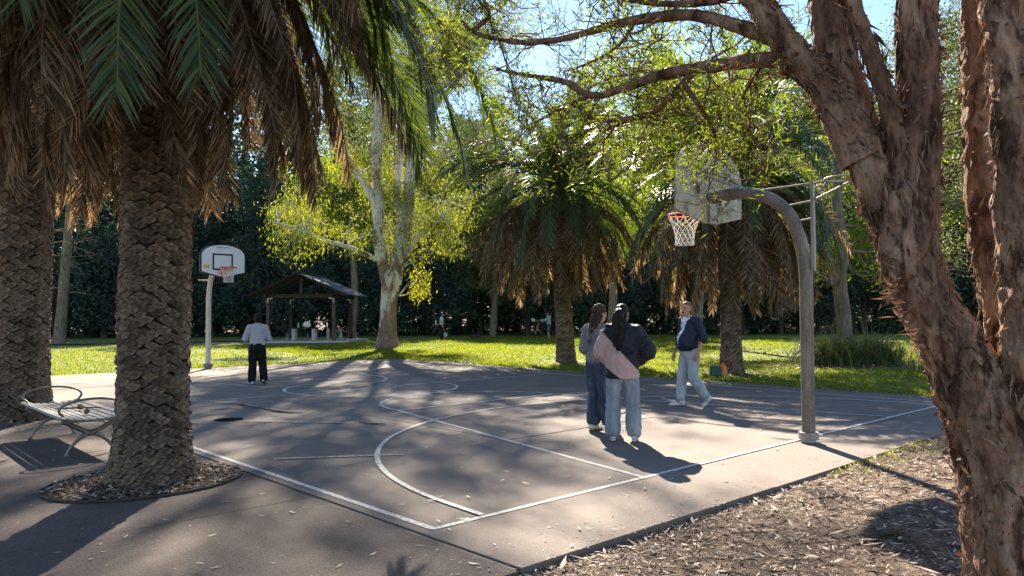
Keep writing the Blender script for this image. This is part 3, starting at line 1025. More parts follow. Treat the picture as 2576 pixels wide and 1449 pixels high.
for pp, lab in ((p2, 'dry litter around the foot of the leaning palm'), (p3, 'dry litter around the foot of the straight palm')):
    n = 1500
    P = np.stack([pp.x + rs.normal(size=n) * 0.6, pp.y - 0.2 + rs.normal(size=n) * 0.6, -0.01 + rs.rand(n) * 0.03], 1)
    tag(litter_mesh(P, rs, 0.03, 0.12, 0.3, 0.3).build('litter_patch', M['litter']), lab, 'leaf litter', kind='stuff')

# ================================================================== TREES
def grow(mb, tips, p, d, L, r, lvl, R_, spread=0.6, up=0.15, nchild=3, minr=0.006, ratio=0.68, k=6, mi=0, droop=0.0, wob=0.18):
    """recursive branch: tubes into mb, twig end points (pos, dir) into tips"""
    p = np.asarray(p, float)
    d = np.asarray(d, float)
    d = d / np.linalg.norm(d)
    n = 5
    pts = [p]
    dd = d.copy()
    for i in range(n - 1):
        dd = dd + R_.normal(size=3) * wob + np.array([0, 0, up - droop])
        dd /= np.linalg.norm(dd)
        pts.append(pts[-1] + dd * L / (n - 1))
    rr = np.linspace(r, r * 0.55, n)
    addtube(mb, pts, rr, k if lvl > 1 else 4, False, mi, rnd=0.5)
    if lvl <= 1:
        for q in pts[1:]:
            tips.append((q, dd))
    if lvl > 0:
        for c in range(nchild):
            f = 0.35 + 0.65 * (c + R_.rand()) / nchild
            i = min(n - 1, int(f * (n - 1)))
            ax = R_.normal(size=3)
            ax -= dd * (ax @ dd)
            ax /= np.linalg.norm(ax)
            nd = dd * (1 - spread) + ax * spread + np.array([0, 0, up])
            grow(mb, tips, pts[i], nd, L * ratio * (0.8 + 0.4 * R_.rand()), max(minr, rr[i] * 0.6), lvl - 1, R_, spread, up, nchild, minr, ratio, k, mi, droop, wob)

def leaf_cloud(mb, tips, R_, per, rad_, L, W, hang=0.6, mi=0, lo=0.0, hi=1.0, fold=0.1):
    T = np.array([t[0] for t in tips])
    n = len(T) * per
    if n == 0:
        return
    c = np.repeat(T, per, 0)
    off = R_.normal(size=(n, 3)) * rad_
    P = c + off
    Dr = rdirs(R_, n)
    Dr[:, 2] -= hang
    Nn = rdirs(R_, n)
    ll = L * (0.6 + 0.8 * R_.rand(n))
    # whole clumps share a tone so the crown has light and dark parts
    tone = np.repeat(R_.rand(len(T)), per)
    rn = np.clip(lo + (hi - lo) * (0.55 * tone + 0.45 * R_.rand(n)), 0, 1)
    leaves(mb, P, Dr, Nn, ll, W * (0.7 + 0.6 * R_.rand(n)), mi, rn, fold=fold, curl=0.1)

def rough_tube(mb, P, R, k, amp, freq, seed, stretch=0.35, mi=0, n=None, flutes=0.0, ridge=0.0):
    """thick limb with a noisy surface"""
    P = np.asarray(P, float)
    if n:
        t0 = np.linspace(0, 1, len(P))
        P = smooth_path(P, n)
        R = np.interp(np.linspace(0, 1, n), t0, R)
    V, F, _ = tube(P, R, k, False)
    C = np.repeat(P, k, 0)
    Nr = V - C
    Ln = np.linalg.norm(Nr, axis=1)[:, None]
    q = V * freq
    q[:, 2] *= stretch
    h = fbm(q, 4, seed)
    if ridge:
        q2 = V * np.array([2.2, 2.2, 0.55]) * freq
        q2 = q2 + 0.8 * np.stack([vnoise(V * freq, seed + 1), vnoise(V * freq, seed + 2), 0 * q2[:, 0]], 1)
        h = h + ridge * (0.5 - 1.6 * np.abs(vnoise(q2, seed + 8))) + ridge * .45 * (0.5 - 1.6 * np.abs(vnoise(q2 * 2.1, seed + 9)))
    if flutes:
        h = h + flutes * np.abs(vnoise(q * np.array([0.6, 0.6, 0.2]), seed + 5))
    V = V + Nr / Ln * (h * amp)[:, None]
    mb.add(V, F, mi, 0.5)

# ---------------------------------------------------------------- the big gum tree
R_ = np.random.RandomState(21)
gt = thing('gum_tree', 'tall pale gum tree with forked cream trunk beside the picnic shelter', 'tree', (-6.28, 37.6, 0))
GO = Vector((-6.28, 37.6, 0))
def gp(x, y, dy=0.0):
    p = at(x, y, 37.6 + dy)
    return np.array(p - GO)
tm = MB()
rough_tube(tm, [gp(974, 880), gp(974, 868), gp(975, 845), gp(976, 780), gp(982, 715), gp(985, 690)], [0.72, 0.6, 0.46, 0.4, 0.44, 0.4], 26, 0.07, 1.2, 3, n=40, flutes=0.4)
tm.build('trunk', M['gum_bark'], gt, True)
limbs = MB()
L1 = [gp(978, 715), gp(962, 640), gp(950, 520), gp(947, 400, -.3), gp(953, 280, -.6), gp(958, 160, -1), gp(950, 20, -1.2), gp(935, -120, -1.5), gp(915, -330, -2)]
L2 = [gp(990, 715), gp(1006, 620), gp(1027, 500, .3), gp(1035, 400, .5), gp(1050, 300, .7), gp(1085, 200, 1), gp(1130, 100, 1.2), gp(1165, -30, 1.5)]
L2b = [gp(1010, 600), gp(1003, 470, .6), gp(1008, 340, 1.2), gp(1020, 220, 1.5), gp(1040, 80, 2), gp(1040, -80, 2.4), gp(1010, -300, 2.4)]
L2c = [gp(1038, 400, .5), gp(1065, 320, 0), gp(1085, 240, -.5), gp(1100, 120, -1), gp(1090, -40, -1.4)]
L3 = [gp(952, 540), gp(920, 470, -.6), gp(880, 405, -1.2), gp(850, 330, -1.6), gp(800, 230, -2)]
L4 = [gp(950, 655), gp(885, 625, -.8), gp(820, 605, -1.5), gp(740, 575, -2.2), gp(690, 560, -2.8)]
L5 = [gp(1025, 640), gp(1050, 600, -.5), gp(1085, 570, -1), gp(1120, 540, -1.6)]
L6 = [gp(1045, 320), gp(1110, 250, .8), gp(1170, 180, 1.5), gp(1240, 90, 2)]
L7 = [gp(1040, 440), gp(1110, 400, -.8), gp(1170, 370, -1.6), gp(1230, 345, -2.2)]
L8 = [gp(960, 200, -1), gp(920, 130, -1.8), gp(870, 50, -2.5), gp(800, -60, -3)]
L9 = [gp(955, 330, -.5), gp(940, 250, 1), gp(915, 140, 2), gp(890, 0, 3)]
specs = [(L1, .37, .14), (L2, .4, .12), (L2b, .22, .1), (L2c, .17, .08), (L3, .2, .08), (L4, .14, .05), (L5, .15, .06), (L6, .17, .07), (L7, .12, .05), (L8, .15, .06), (L9, .16, .06)]
twigs = MB()
tips = []
for q, (pts, r0, r1) in enumerate(specs):
    rough_tube(limbs, pts, np.linspace(r0, r1, len(pts)), 14, 0.05 * r0 / .4 + .01, 1.6, 30 + q, n=34)
    P = smooth_path(pts, 30)
    for i in range(30):
        z = P[i][2]
        start = {5: 9, 9: 8}.get(q, 6)
        if i < start:
            continue
        if z < 8.5 and q not in (5, 6, 4):
            continue
        nb = 1 if z < 13 else 2
        if R_.rand() < 0.22:
            continue
        for _ in range(nb):
            a = R_.rand() * 2 * PI
            d = np.array([math.cos(a), math.sin(a), 0.45 + 0.5 * R_.rand()])
            grow(twigs, tips, P[i], d, 1.2 + 1.3 * R_.rand(), 0.035, 2, R_, 0.6, 0.05, 3, 0.008, 0.7, 4, droop=0.08)
limbs.build('limbs', M['gum_bark'], gt, True)
twigs.build('branches', M['gum_bark'], gt, True)
twigs_top = MB()
lm = MB()
# hanging clumps: leaves strung below twig ends
tips = [t for t in tips if R_.rand() < 0.58]
leaf_cloud(lm, tips, R_, 12, 0.24, 0.165, 0.038, hang=1.3, lo=0.0, hi=0.8)
leaf_cloud(lm, [t for t in tips if t[0][2] > 14 and R_.rand() < .3], R_, 7, 0.26, 0.24, 0.06, hang=1.2, lo=0.0, hi=0.7)  # extra leaves high in the crown, added for dappled shade on the ground
low = [t for t in tips if t[0][2] < 9.5]
leaf_cloud(lm, low, R_, 7, 0.22, 0.165, 0.042, hang=1.2, lo=0.5, hi=1.0)
# sparse top of the crown: clumps added above the view to dapple the court
ct = []
for _ in range(64):
    c = np.array([-8.5 + 7.4 * R_.rand(), 34.5 + 5 * R_.rand(), 18.5 + 5.5 * R_.rand()]) - np.array(GO)
    i0 = smooth_path(L2b if c[0] > -1.5 else L1, 30)
    b0_ = i0[np.argmin(np.linalg.norm(i0 - c, axis=1))]
    addtube(twigs_top, smooth_path([b0_, (b0_ + c) / 2 + R_.normal(size=3) * .3, c], 7), np.linspace(.06, .015, 7), 4, False)
    grow(twigs_top, ct, c, R_.normal(size=3) * .6 + np.array([0, 0, .4]), 1.2, .02, 2, R_, .6, .02, 3, .006, .7, 4, droop=.06)
leaf_cloud(lm, ct, R_, 3, .2, .22, .055, hang=1.2, lo=0, hi=.7)
twigs_top.build('dapple_branches', M['gum_bark'], gt, True)
# tuft of regrowth low on the right of the trunk
tf = []
for _ in range(46):
    p = gp(1040 + R_.rand() * 34, 700 + R_.rand() * 50, -.6 - R_.rand() * .6)
    tf.append((p, None))
for _ in range(20):
    tf.append((gp(1035 + R_.rand() * 35, 640 + R_.rand() * 50, -.5), None))
leaf_cloud(lm, tf, R_, 8, 0.16, 0.2, 0.05, hang=1.1, lo=0.45, hi=1.0)
lm.build('crown', M['gum_leaf'], gt)
regrowth = MB()
for tgt in ((1062, 735), (1050, 715), (1070, 700), (1048, 660), (1062, 645)):
    addtube(regrowth, smooth_path([gp(1003, 745 if tgt[1] > 690 else 690, -.3), gp((1003 + tgt[0]) / 2, tgt[1] + 5, -.6), gp(*tgt, -.8)], 7), np.linspace(0.03, 0.008, 7), 4)
regrowth.build('shoots', M['gum_bark'], gt, True)

# ---------------------------------------------------------------- paperbark in the right foreground
R_ = np.random.RandomState(5)
PB = Vector((2.72, 3.95, -0.09))
pt_ = thing('paperbark_tree', 'shaggy brown multi-stemmed paperbark leaning in at the right foreground', 'tree', PB)
def pp(x, y, Y):
    return np.array(at(x, y, Y) - PB)
stems = [
    ([pp(2640, 1560, 3.95), pp(2590, 1400, 3.95), pp(2560, 1250, 3.95), pp(2510, 1120, 3.95), pp(2455, 1000, 3.95), pp(2395, 880, 3.95), pp(2315, 720, 3.97), pp(2272, 580, 4.0), pp(2250, 490, 4.02)], [.35, .29, .255, .215, .17, .14, .13, .142, .135], 64, 120),
    ([pp(2235, 530, 4.02), pp(2195, 400, 4.05), pp(2150, 300, 4.08), pp(2110, 150, 4.15), pp(2080, 0, 4.22), pp(2055, -250, 4.4), pp(2040, -600, 4.8)], [.125, .11, .1, .097, .095, .09, .075], 44, 70),
    ([pp(2282, 570, 3.98), pp(2308, 430, 3.94), pp(2316, 300, 3.9), pp(2312, 150, 3.89), pp(2304, 0, 3.88), pp(2310, -300, 3.85), pp(2330, -650, 3.8)], [.13, .105, .09, .09, .094, .09, .08], 44, 80),
    ([pp(2570, 1100, 3.97), pp(2545, 1000, 4.0), pp(2525, 900, 4.03), pp(2497, 720, 4.08), pp(2472, 549, 4.12), pp(2456, 300, 4.15), pp(2450, 150, 4.2), pp(2448, 0, 4.22), pp(2420, -400, 4.3)], [.15, .1, .08, .062, .068, .06, .055, .052, .05], 36, 80),
    ([pp(2620, 1120, 3.85), pp(2592, 950, 3.77), pp(2578, 800, 3.73), pp(2566, 600, 3.72), pp(2552, 400, 3.72), pp(2538, 200, 3.74), pp(2518, 0, 3.76), pp(2490, -300, 3.8)], [.17, .11, .09, .088, .088, .086, .083, .075], 40, 80),
    # side limbs
    ([pp(2180, 400, 4.06), pp(2110, 270, 4.1), pp(2050, 180, 4.15), pp(1985, 150, 4.25)], [.12, .1, .085, .07], 32, 40),
    ([pp(2110, 240, 4.1), pp(2020, 160, 4.15), pp(1940, 60, 4.2), pp(1870, -60, 4.3), pp(1800, -220, 4.5)], [.09, .08, .075, .07, .06], 28, 50),
    ([pp(2258, 500, 3.97), pp(2262, 400, 3.93), pp(2240, 280, 3.9), pp(2190, 130, 3.9), pp(2140, 0, 3.9), pp(2090, -200, 3.9)], [.07, .05, .045, .04, .038, .03], 18, 50),
]
tm = MB()
for q, (pts, rr, k, n) in enumerate(stems):
    rough_tube(tm, pts, rr, int(k * 1.9), 0.042 * min(1, rr[0] / .2), 7.0, 60 + q, stretch=0.35, n=int(n * 2), flutes=0.4, ridge=0.75)
tm.build('trunk', M['paperbark'], pt_, True)
# long branches reaching left over the court
bm = MB()
B1 = [pp(2000, 155, 4.23), pp(1920, 150, 4.3), pp(1800, 165, 4.5), pp(1660, 190, 4.75), pp(1560, 225, 4.95), pp(1490, 240, 5.1), pp(1420, 205, 5.3), pp(1330, 190, 5.5), pp(1250, 175, 5.8)]
B2 = [pp(2060, 170, 4.15), pp(1960, 105, 4.2), pp(1860, 68, 4.35), pp(1740, 38, 4.6), pp(1600, 50, 4.9), pp(1500, 75, 5.1), pp(1400, 100, 5.3), pp(1300, 105, 5.5), pp(1200, 85, 5.8), pp(1160, 50, 6.0)]
B3 = [pp(1745, 178, 4.6), pp(1690, 240, 4.75), pp(1640, 285, 4.95), pp(1590, 300, 5.1), pp(1520, 330, 5.3)]
B4 = [pp(1640, 285, 4.95), pp(1560, 300, 5.1), pp(1500, 300, 5.3), pp(1440, 255, 5.5)]
B5 = [pp(1190, 80, 5.85), pp(1230, 40, 5.9), pp(1215, 0, 6.0), pp(1180, -40, 6.2)]
B6 = [pp(1720, 210, 4.7), pp(1780, 300, 4.9), pp(1800, 360, 5.1), pp(1795, 420, 5.3)]
B7 = [pp(1870, -20, 4.35), pp(1780, 5, 4.5), pp(1650, 8, 4.8), pp(1500, -20, 5.1), pp(1380, -70, 5.4)]
B8 = [pp(1490, 240, 5.1), pp(1420, 265, 5.3), pp(1360, 300, 5.6), pp(1300, 330, 5.9)]
B9 = [pp(1960, 105, 4.2), pp(1900, 190, 4.5), pp(1860, 260, 4.8), pp(1840, 330, 5.1)]
B10 = [pp(1600, 50, 4.9), pp(1560, 110, 5.1), pp(1500, 150, 5.4), pp(1420, 180, 5.7)]
brs = [(B1, .052, .012), (B2, .05, .012), (B3, .03, .008), (B4, .02, .006), (B5, .018, .006), (B6, .02, .006), (B7, .03, .01), (B8, .016, .005), (B9, .016, .005), (B10, .016, .005)]
tw = MB()
tips = []
for q, (pts, r0, r1) in enumerate(brs):
    rough_tube(bm, pts, np.linspace(r0, r1, len(pts)), 10, 0.012 * r0 / .05, 14, 80 + q, n=60)
    P = smooth_path(pts, 22)
    for i in range(3 if q < 2 else 4, 22):
        if q == 0 and i < 7 or q == 1 and i < 5:
            if R_.rand() < 0.6:
                continue
        for _ in range(1):
            if R_.rand() < 0.35:
                continue
            a = R_.rand() * 2 * PI
            d = np.array([math.cos(a), 0.6 * math.sin(a), 0.5 * R_.normal()])
            grow(tw, tips, P[i], d, 0.24 + 0.32 * R_.rand(), 0.007, 2, R_, 0.55, 0.02, 3, 0.0022, 0.72, 3, droop=0.05, wob=0.28)
bm.build('branches', M['paperbark'], pt_, True)
lm = MB()
leaf_cloud(lm, [t for t in tips if R_.rand() < 0.24], R_, 5, 0.045, 0.06, 0.010, hang=0.1, lo=0.0, hi=0.8)
# thick sprays: by the hoop, and at the left end of the branches
def spray(x, y, Y, sx, sy, sY, n, per=6, lo=0.2, hi=1.0):
    tt = [(pp(x + R_.normal() * sx, y + R_.normal() * sy, Y + R_.normal() * sY), None) for _ in range(n)]
    c0 = pp(x, y - sy * .6, Y)
    for q in tt[::2]:
        m_ = (c0 + q[0]) / 2 + R_.normal(size=3) * .03
        addtube(tw, smooth_path([c0 + (q[0] - c0) * .15 + R_.normal(size=3) * .02, m_, q[0]], 5), np.linspace(.0042, .0018, 5), 3, False)
    leaf_cloud(lm, tt, R_, per, 0.05, 0.062, 0.0115, hang=0.15, lo=lo, hi=hi)
for x, y, Y, sx, sy, n in ((1790, 380, 5.3, 40, 14, 90), (1840, 350, 5.2, 28, 12, 55), (1755, 425, 5.3, 9, 16, 24), (1700, 290, 5.1, 44, 24, 90), (1640, 320, 5.2, 46, 26, 80), (1600, 400, 5.5, 40, 24, 70), (1680, 240, 5.0, 40, 20, 70),
                            (1130, 110, 6.0, 36, 46, 190), (1080, 190, 6.0, 30, 30, 90), (1200, 30, 6.0, 40, 26, 110), (1300, 240, 5.8, 40, 30, 80), (1560, 20, 5.2, 40, 14, 50), (1650, 110, 5.0, 60, 26, 90), (1620, 10, 4.9, 60, 16, 70)):
    spray(x, y, Y, sx, sy, 0.15, int(n * (0.5 if y > 230 else 0.32)))
lm.build('foliage', M['tea_leaf'], pt_)
tw.build('twigs', M['paperbark'], pt_, True)
# crown above the picture, so that the stems carry leaves
cm2 = MB()
tips = []
tw2 = MB()
for q in (1, 2, 3, 4, 6, 7):
    e = np.array(stems[q][0][-1])
    for _ in range(5):
        a = R_.rand() * 2 * PI
        grow(tw2, tips, e, np.array([math.cos(a), math.sin(a), 0.9]), 0.9 + R_.rand(), 0.03, 2, R_, 0.6, 0.05, 3, 0.004, 0.7, 4)
tw2.build('upper_branches', M['paperbark'], pt_, True)
leaf_cloud(cm2, tips, R_, 8, 0.16, 0.07, 0.014, hang=0.1)
cm2.build('crown', M['tea_leaf'], pt_)
# peeling bark flakes
fl = MB()
for q, (pts, rr, k, n) in enumerate(stems):
    t0 = np.linspace(0, 1, len(pts))
    P = smooth_path(pts, 60)
    Rr = np.interp(np.linspace(0, 1, 60), t0, rr)
    T, N, B = frames(P)
    m = int(900 * rr[0] / .3)
    i = R_.randint(0, 56, m)
    a = R_.rand(m) * 2 * PI
    nr = np.cos(a)[:, None] * N[i] + np.sin(a)[:, None] * B[i]
    p = P[i] + nr * (Rr[i] + 0.01)[:, None] + T[i] * (R_.rand(m) * .05)[:, None]
    dr = nr * (0.35 + 0.5 * R_.rand(m))[:, None] - T[i] * (R_.rand(m) * 1.6 - 0.7)[:, None] + R_.normal(size=(m, 3)) * 0.3
    sz = 0.01 + 0.035 * R_.rand(m) ** 3
    leaves(fl, p, dr, nr + R_.normal(size=(m, 3)) * 0.5, sz, sz * (0.3 + 0.6 * R_.rand(m)), 0, R_.rand(m) * 0.9, fold=0.2, curl=0.3)
# ragged bunch on the left of the leaning stem
for (x, y, m) in ((2250, 720, 40), (2270, 760, 26), (2310, 850, 22), (1960, 175, 40), (2075, 230, 30), (1860, 185, 30)):
    c = pp(x, y, 3.85 if x > 2100 else 4.2)
    p = c + R_.normal(size=(m, 3)) * np.array([.03, .03, .05])
    dr = np.stack([-0.8 + R_.normal(size=m) * .5, R_.normal(size=m) * .5, R_.normal(size=m) * .5 - 0.2], 1)
    sz = 0.03 + 0.09 * R_.rand(m) ** 2
    leaves(fl, p, dr, rdirs(R_, m), sz, 0.006 + 0.012 * R_.rand(m), 0, R_.rand(m), fold=0.2, curl=0.2)
M['flake'] = leafmat('bark_flake', [(0, (0.06, 0.034, 0.024)), (0.5, (0.19, 0.115, 0.08)), (1, (0.42, 0.29, 0.21))], 0.2, (1.1, 0.75, 0.5), rough=0.8, gloss=0.1)
for q, (pts, rr, k, n) in enumerate(stems):
    t0 = np.linspace(0, 1, len(pts))
    P = smooth_path(pts, 60)
    Rr = np.interp(np.linspace(0, 1, 60), t0, rr)
    T, N, B = frames(P)
    m = int(900 * rr[0] / .3)
    i = R_.randint(0, 58, m)
    a = R_.rand(m) * 2 * PI
    nr = np.cos(a)[:, None] * N[i] + np.sin(a)[:, None] * B[i]
    tg = -np.sin(a)[:, None] * N[i] + np.cos(a)[:, None] * B[i]
    p = P[i] + nr * (Rr[i] + 0.006)[:, None] + T[i] * (R_.rand(m) * .05)[:, None]
    e = np.where(R_.rand(m) < .7, -1, 1)[:, None]
    dr = T[i] * e + tg * (R_.normal(size=m) * .35)[:, None] + nr * (.05 + .18 * R_.rand(m))[:, None]
    sz = 0.04 + 0.11 * R_.rand(m) ** 1.5
    leaves(fl, p, dr, nr + R_.normal(size=(m, 3)) * 0.35, sz, 0.006 + .02 * R_.rand(m) ** 2, 0, R_.rand(m) * 0.8, fold=-0.15, curl=0.12)
fl.build('bark_flakes', M['flake'], pt_)['kind'] = 'stuff'

# ---------------------------------------------------------------- trees on and behind the lawn
def simple_tree(name, label, base, trunk_pts, r0, r1, crown_pts, leaf, L, W, per, rad_, bmat, seed, group=None, hang=0.3, cat='tree', grown=None):
    """trunk through points, crown built from branches toward clump centres"""
    R_ = np.random.RandomState(seed)
    t = thing(name, label, cat, base, 0, group)
    b = np.array(base)
    tm = MB()
    pts = [np.array(p) - b for p in trunk_pts]
    rough_tube(tm, pts, np.linspace(r0, r1, len(pts)), 14, r0 * 0.12, 3, seed, n=30)
    tm.build('trunk', bmat, t, True)
    tips = []
    tw = MB()
    P = smooth_path(pts, 30)
    for c, n in crown_pts:
        c = np.array(c) - b
        i = np.argmin(np.linalg.norm(P - c, axis=1) + (P[:, 2] > c[2]) * 3 + (P[:, 2] < P[-1][2] * 0.35) * 6)
        mid = (P[i] + c) / 2 + R_.normal(size=3) * 0.25
        addtube(tw, smooth_path([P[i], mid, c], 8), np.linspace(r0 * 0.3, 0.02, 8), 5, False)
        for _ in range(n):
            a = R_.rand() * 2 * PI
            grow(tw, tips, c + R_.normal(size=3) * 0.3, np.array([math.cos(a), math.sin(a), 0.3 + R_.normal() * .4]), 0.9 + 0.9 * R_.rand(), 0.022, 1, R_, 0.6, 0.05, 3, 0.006, 0.7, 4)
    tw.build('branches', bmat, t, True)
    lm = MB()
    leaf_cloud(lm, tips, R_, per, rad_, L, W, hang=hang)
    lm.build('crown', leaf, t)
    return t

def clumps(rs, c, r, n, k=5):
    """clump centres scattered on and in an ellipsoid"""
    v = rs.normal(size=(n, 3))
    v /= np.linalg.norm(v, axis=1)[:, None]
    v = v * (0.35 + 0.65 * rs.rand(n) ** 0.5)[:, None] * np.array(r) + np.array(c)
    return [(q, k) for q in v]

rs = np.random.RandomState(3)
# curved grey tree in the strap-leaf bed
b = Vector((10.6, 24.0, -0.05))
tt = simple_tree('garden_tree', 'curved grey-brown trunk rising from the strap-leaf clumps', b, [b, at(2122, 800, 24), at(2112, 700, 24), at(2120, 620, 24), at(2105, 500, 24.2), at(2110, 330, 24.5), at(2100, 200, 25)], 0.26, 0.1,
    [(at(2180, 620, 24.5), 6), (at(2220, 560, 25), 7), (at(2190, 480, 25), 7), (at(2080, 620, 26), 4), (at(2060, 690, 26), 4), (at(2240, 640, 25.5), 6), (at(2150, 380, 25), 6), (at(2230, 420, 25.5), 6), (at(2200, 690, 25), 3)], M['bright_leaf'], 0.13, 0.06, 8, 0.17, M['grey_bark'], 11)
lb = MB()
rough_tube(lb, [np.array(at(2114, 700, 24) - b), np.array(at(2095, 715, 23.9) - b), np.array(at(2075, 700, 23.8) - b), np.array(at(2055, 690, 23.7) - b)], [.1, .085, .07, .04], 10, .02, 6, 3, n=16)
lb.build('limb', M['grey_bark'], tt, True)

specs_bg = [
    # label, base, height, clump spec (centre, radii, count), leaf mat, leaf size
    ('tall yellow-green tree showing above the straight palm', (9.0, 37.0), 15, ((8.5, 37, 11.5), (5.0, 4.0, 4.0), 34), 'bright_leaf', 0.17, 0.08, 9),
    ('broad yellow-green tree behind the near backboard', (6.0, 46.0), 11, ((6.2, 46, 7.5), (3.6, 3.5, 3.0), 22), 'bright_leaf', 0.18, 0.085, 9),
    ('olive grey tree behind the paperbark stems', (20.0, 36.0), 17, ((19.5, 36, 10.5), (6.0, 4.5, 6.0), 50), 'olive_leaf', 0.16, 0.07, 9),
    ('pale olive tree at the right edge behind the paperbark', (27.0, 42.0), 18, ((26.5, 42, 10.5), (6.0, 5.0, 7.0), 50), 'olive_leaf', 0.17, 0.07, 9),
    ('yellow-green tree rising left of the gum behind the shelter', (-11.5, 54.0), 13, ((-11.5, 54, 9.5), (4.0, 3.5, 3.6), 26), 'bright_leaf', 0.19, 0.09, 8),
    ('tall slim tree between the gum and the leaning palm', (-1.5, 58.0), 13, ((-1.0, 58, 7.5), (3.0, 3.0, 5.0), 34), 'olive_leaf', 0.2, 0.09, 9),
]
for q, (lab, bxy, h, (c, r, n), lf, L, W, per) in enumerate(specs_bg):
    b = Vector((bxy[0], bxy[1], -0.1))
    simple_tree('leafy_tree', lab, b, [b, b + Vector((0.2, 0, h * .3)), b + Vector((-0.1, 0.1, h * .6)), b + Vector((c[0] - bxy[0], 0, h * .85))], 0.3, 0.1, clumps(rs, c, r, n), M[lf], L, W, per, 0.3, M['grey_bark'], 100 + q, 'leafy trees behind the lawn')

# conifers and dark trees of the back wall: four crown shapes, copied
def conifer_meshes(seed, H, Rb, n, bare, lf):
    r = np.random.RandomState(seed)
    tr = MB()
    pts = np.array([(0, 0, 0), (0.1, 0, H * .3), (0, 0.1, H * .65), (0.05, 0, H)])
    rough_tube(tr, pts, [0.24, .2, .12, .03], 10, 0.03, 3, seed, n=24)
    lm = MB()
    P, Dd = [], []
    for i in range(n):
        z = H * (bare + (1 - bare) * (i + r.rand()) / n)
        a = i * 2.4 + r.normal() * .4
        rl = Rb * (1 - (z / H - bare) / (1.02 - bare)) ** 0.75 * (0.7 + 0.5 * r.rand()) + 0.25
        d = np.array([math.cos(a), math.sin(a), -0.08 + 0.15 * r.normal()])
        addtube(tr, smooth_path([(0, 0, z), d * rl * .5 + np.array([0, 0, z + .1]), d * rl + np.array([0, 0, z - .05 * rl])], 5), np.linspace(0.045, 0.01, 5), 4, False)
        m = int(14 + rl * 26)
        t = 0.2 + 0.85 * r.rand(m)
        q = d[None] * rl * t[:, None] + np.array([0, 0, z]) + r.normal(size=(m, 3)) * np.array([.26, .26, .2]) * (0.5 + rl / Rb)
        P.append(q)
        Dd.append(np.repeat(d[None], m, 0))
    P = np.vstack(P)
    Dd = np.vstack(Dd) + r.normal(size=(len(P), 3)) * 0.7
    Dd[:, 2] -= 0.35
    m = len(P)
    leaves(lm, P, Dd, rdirs(r, m), 0.3 * (0.6 + 0.8 * r.rand(m)), 0.13, 0, np.clip(0.6 * vnoise(P * 0.9, seed) + 0.35 + 0.4 * r.rand(m), 0, 1), fold=.1)
    return tr.mesh('trunk', M['dark_bark'], True), lm.mesh('crown', lf)
def bushy_meshes(seed, H, Rb, n, lf):
    r = np.random.RandomState(seed)
    tr = MB()
    rough_tube(tr, [(0, 0, 0), (0.15, 0, H * .4), (-0.1, 0.1, H * .85)], [0.2, .15, .04], 10, 0.03, 3, seed, n=20)
    c = r.normal(size=(n, 3))
    c /= np.linalg.norm(c, axis=1)[:, None]
    c = c * (0.5 + 0.5 * r.rand(n) ** .5)[:, None] * np.array([Rb, Rb, H * .47]) + np.array([0, 0, H * .53])
    for q in c[::4]:
        addtube(tr, smooth_path([(0, 0, max(.4, q[2] * .6)), q * np.array([.5, .5, .9]), q], 6), np.linspace(0.05, 0.01, 6), 4, False)
    per = 62
    m = n * per
    P = np.repeat(c, per, 0) + r.normal(size=(m, 3)) * 0.36
    P[:, 2] = np.abs(P[:, 2])
    lm = MB()
    Dr = rdirs(r, m)
    Dr[:, 2] -= .4
    leaves(lm, P, Dr, rdirs(r, m), 0.22 * (0.6 + .8 * r.rand(m)), 0.11, 0, np.clip(np.repeat(r.rand(n), per) * .6 + .4 * r.rand(m), 0, 1), fold=.15)
    return tr.mesh('trunk', M['dark_bark'], True), lm.mesh('crown', lf)
CV = [conifer_meshes(1, 11, 2.6, 70, 0.1, M['hazed_pine_leaf']), conifer_meshes(2, 13, 2.9, 80, 0.16, M['hazed_pine_leaf']),
      bushy_meshes(3, 7.0, 2.7, 90, M['hazed_dark_leaf']), bushy_meshes(4, 8.5, 2.9, 110, M['hazed_dark_leaf']), bushy_meshes(5, 4.6, 2.3, 70, M['hazed_dark_leaf'])]
NAMES = {0: ('conifer', 'dark conifer'), 1: ('conifer', 'tall dark conifer'), 2: ('evergreen_tree', 'dark bushy evergreen'), 3: ('evergreen_tree', 'high dark evergreen'), 4: ('evergreen_shrub', 'low dark evergreen shrub')}
def wood(kind, x, y, s, rz, label):
    nm, _ = NAMES[kind]
    t = thing(nm, label, 'shrub' if kind == 4 else 'tree', (x, y, -0.15 + max(0, (y - 66) * 0.03)), rz, 'dark trees of the back wall')
    for me, n in zip(CV[kind], ('trunk', 'crown')):
        o = link(n, me, t)
    t.scale = (s, s, s * (0.94 + 0.12 * ((x * 7.3) % 1)))
    return t
R_ = np.random.RandomState(9)
zone = [(-46, 'far left beyond the gravel path'), (-30, 'left of the shelter'), (-17, 'behind the picnic shelter'), (-8, 'behind the gum trunk'), (0, 'behind the woman with the racket'), (8, 'behind the leaning palm'), (18, 'behind the walking man'), (28, 'behind the straight palm'), (40, 'behind the strap-leaf bed'), (99, 'behind the paperbark')]
def zone_of(x, y):
    x = x * 60 / y
    for a, s in zone:
        if x < a:
            return s
    return zone[-1][1]
ORD = ['first', 'second', 'third', 'fourth', 'fifth', 'sixth', 'seventh', 'eighth', 'ninth', 'tenth', 'eleventh', 'twelfth', 'thirteenth', 'fourteenth', 'fifteenth']
cnt = {}
rows = [(59.5, 3.3, (4, 2, 4, 0, 4, 2), 0.0), (63.5, 3.4, (2, 3, 0, 2, 3, 1), 1.3), (69, 3.6, (1, 3, 0, 1, 3), 0.4), (77, 4.4, (1, 0, 1, 3), 2.0)]
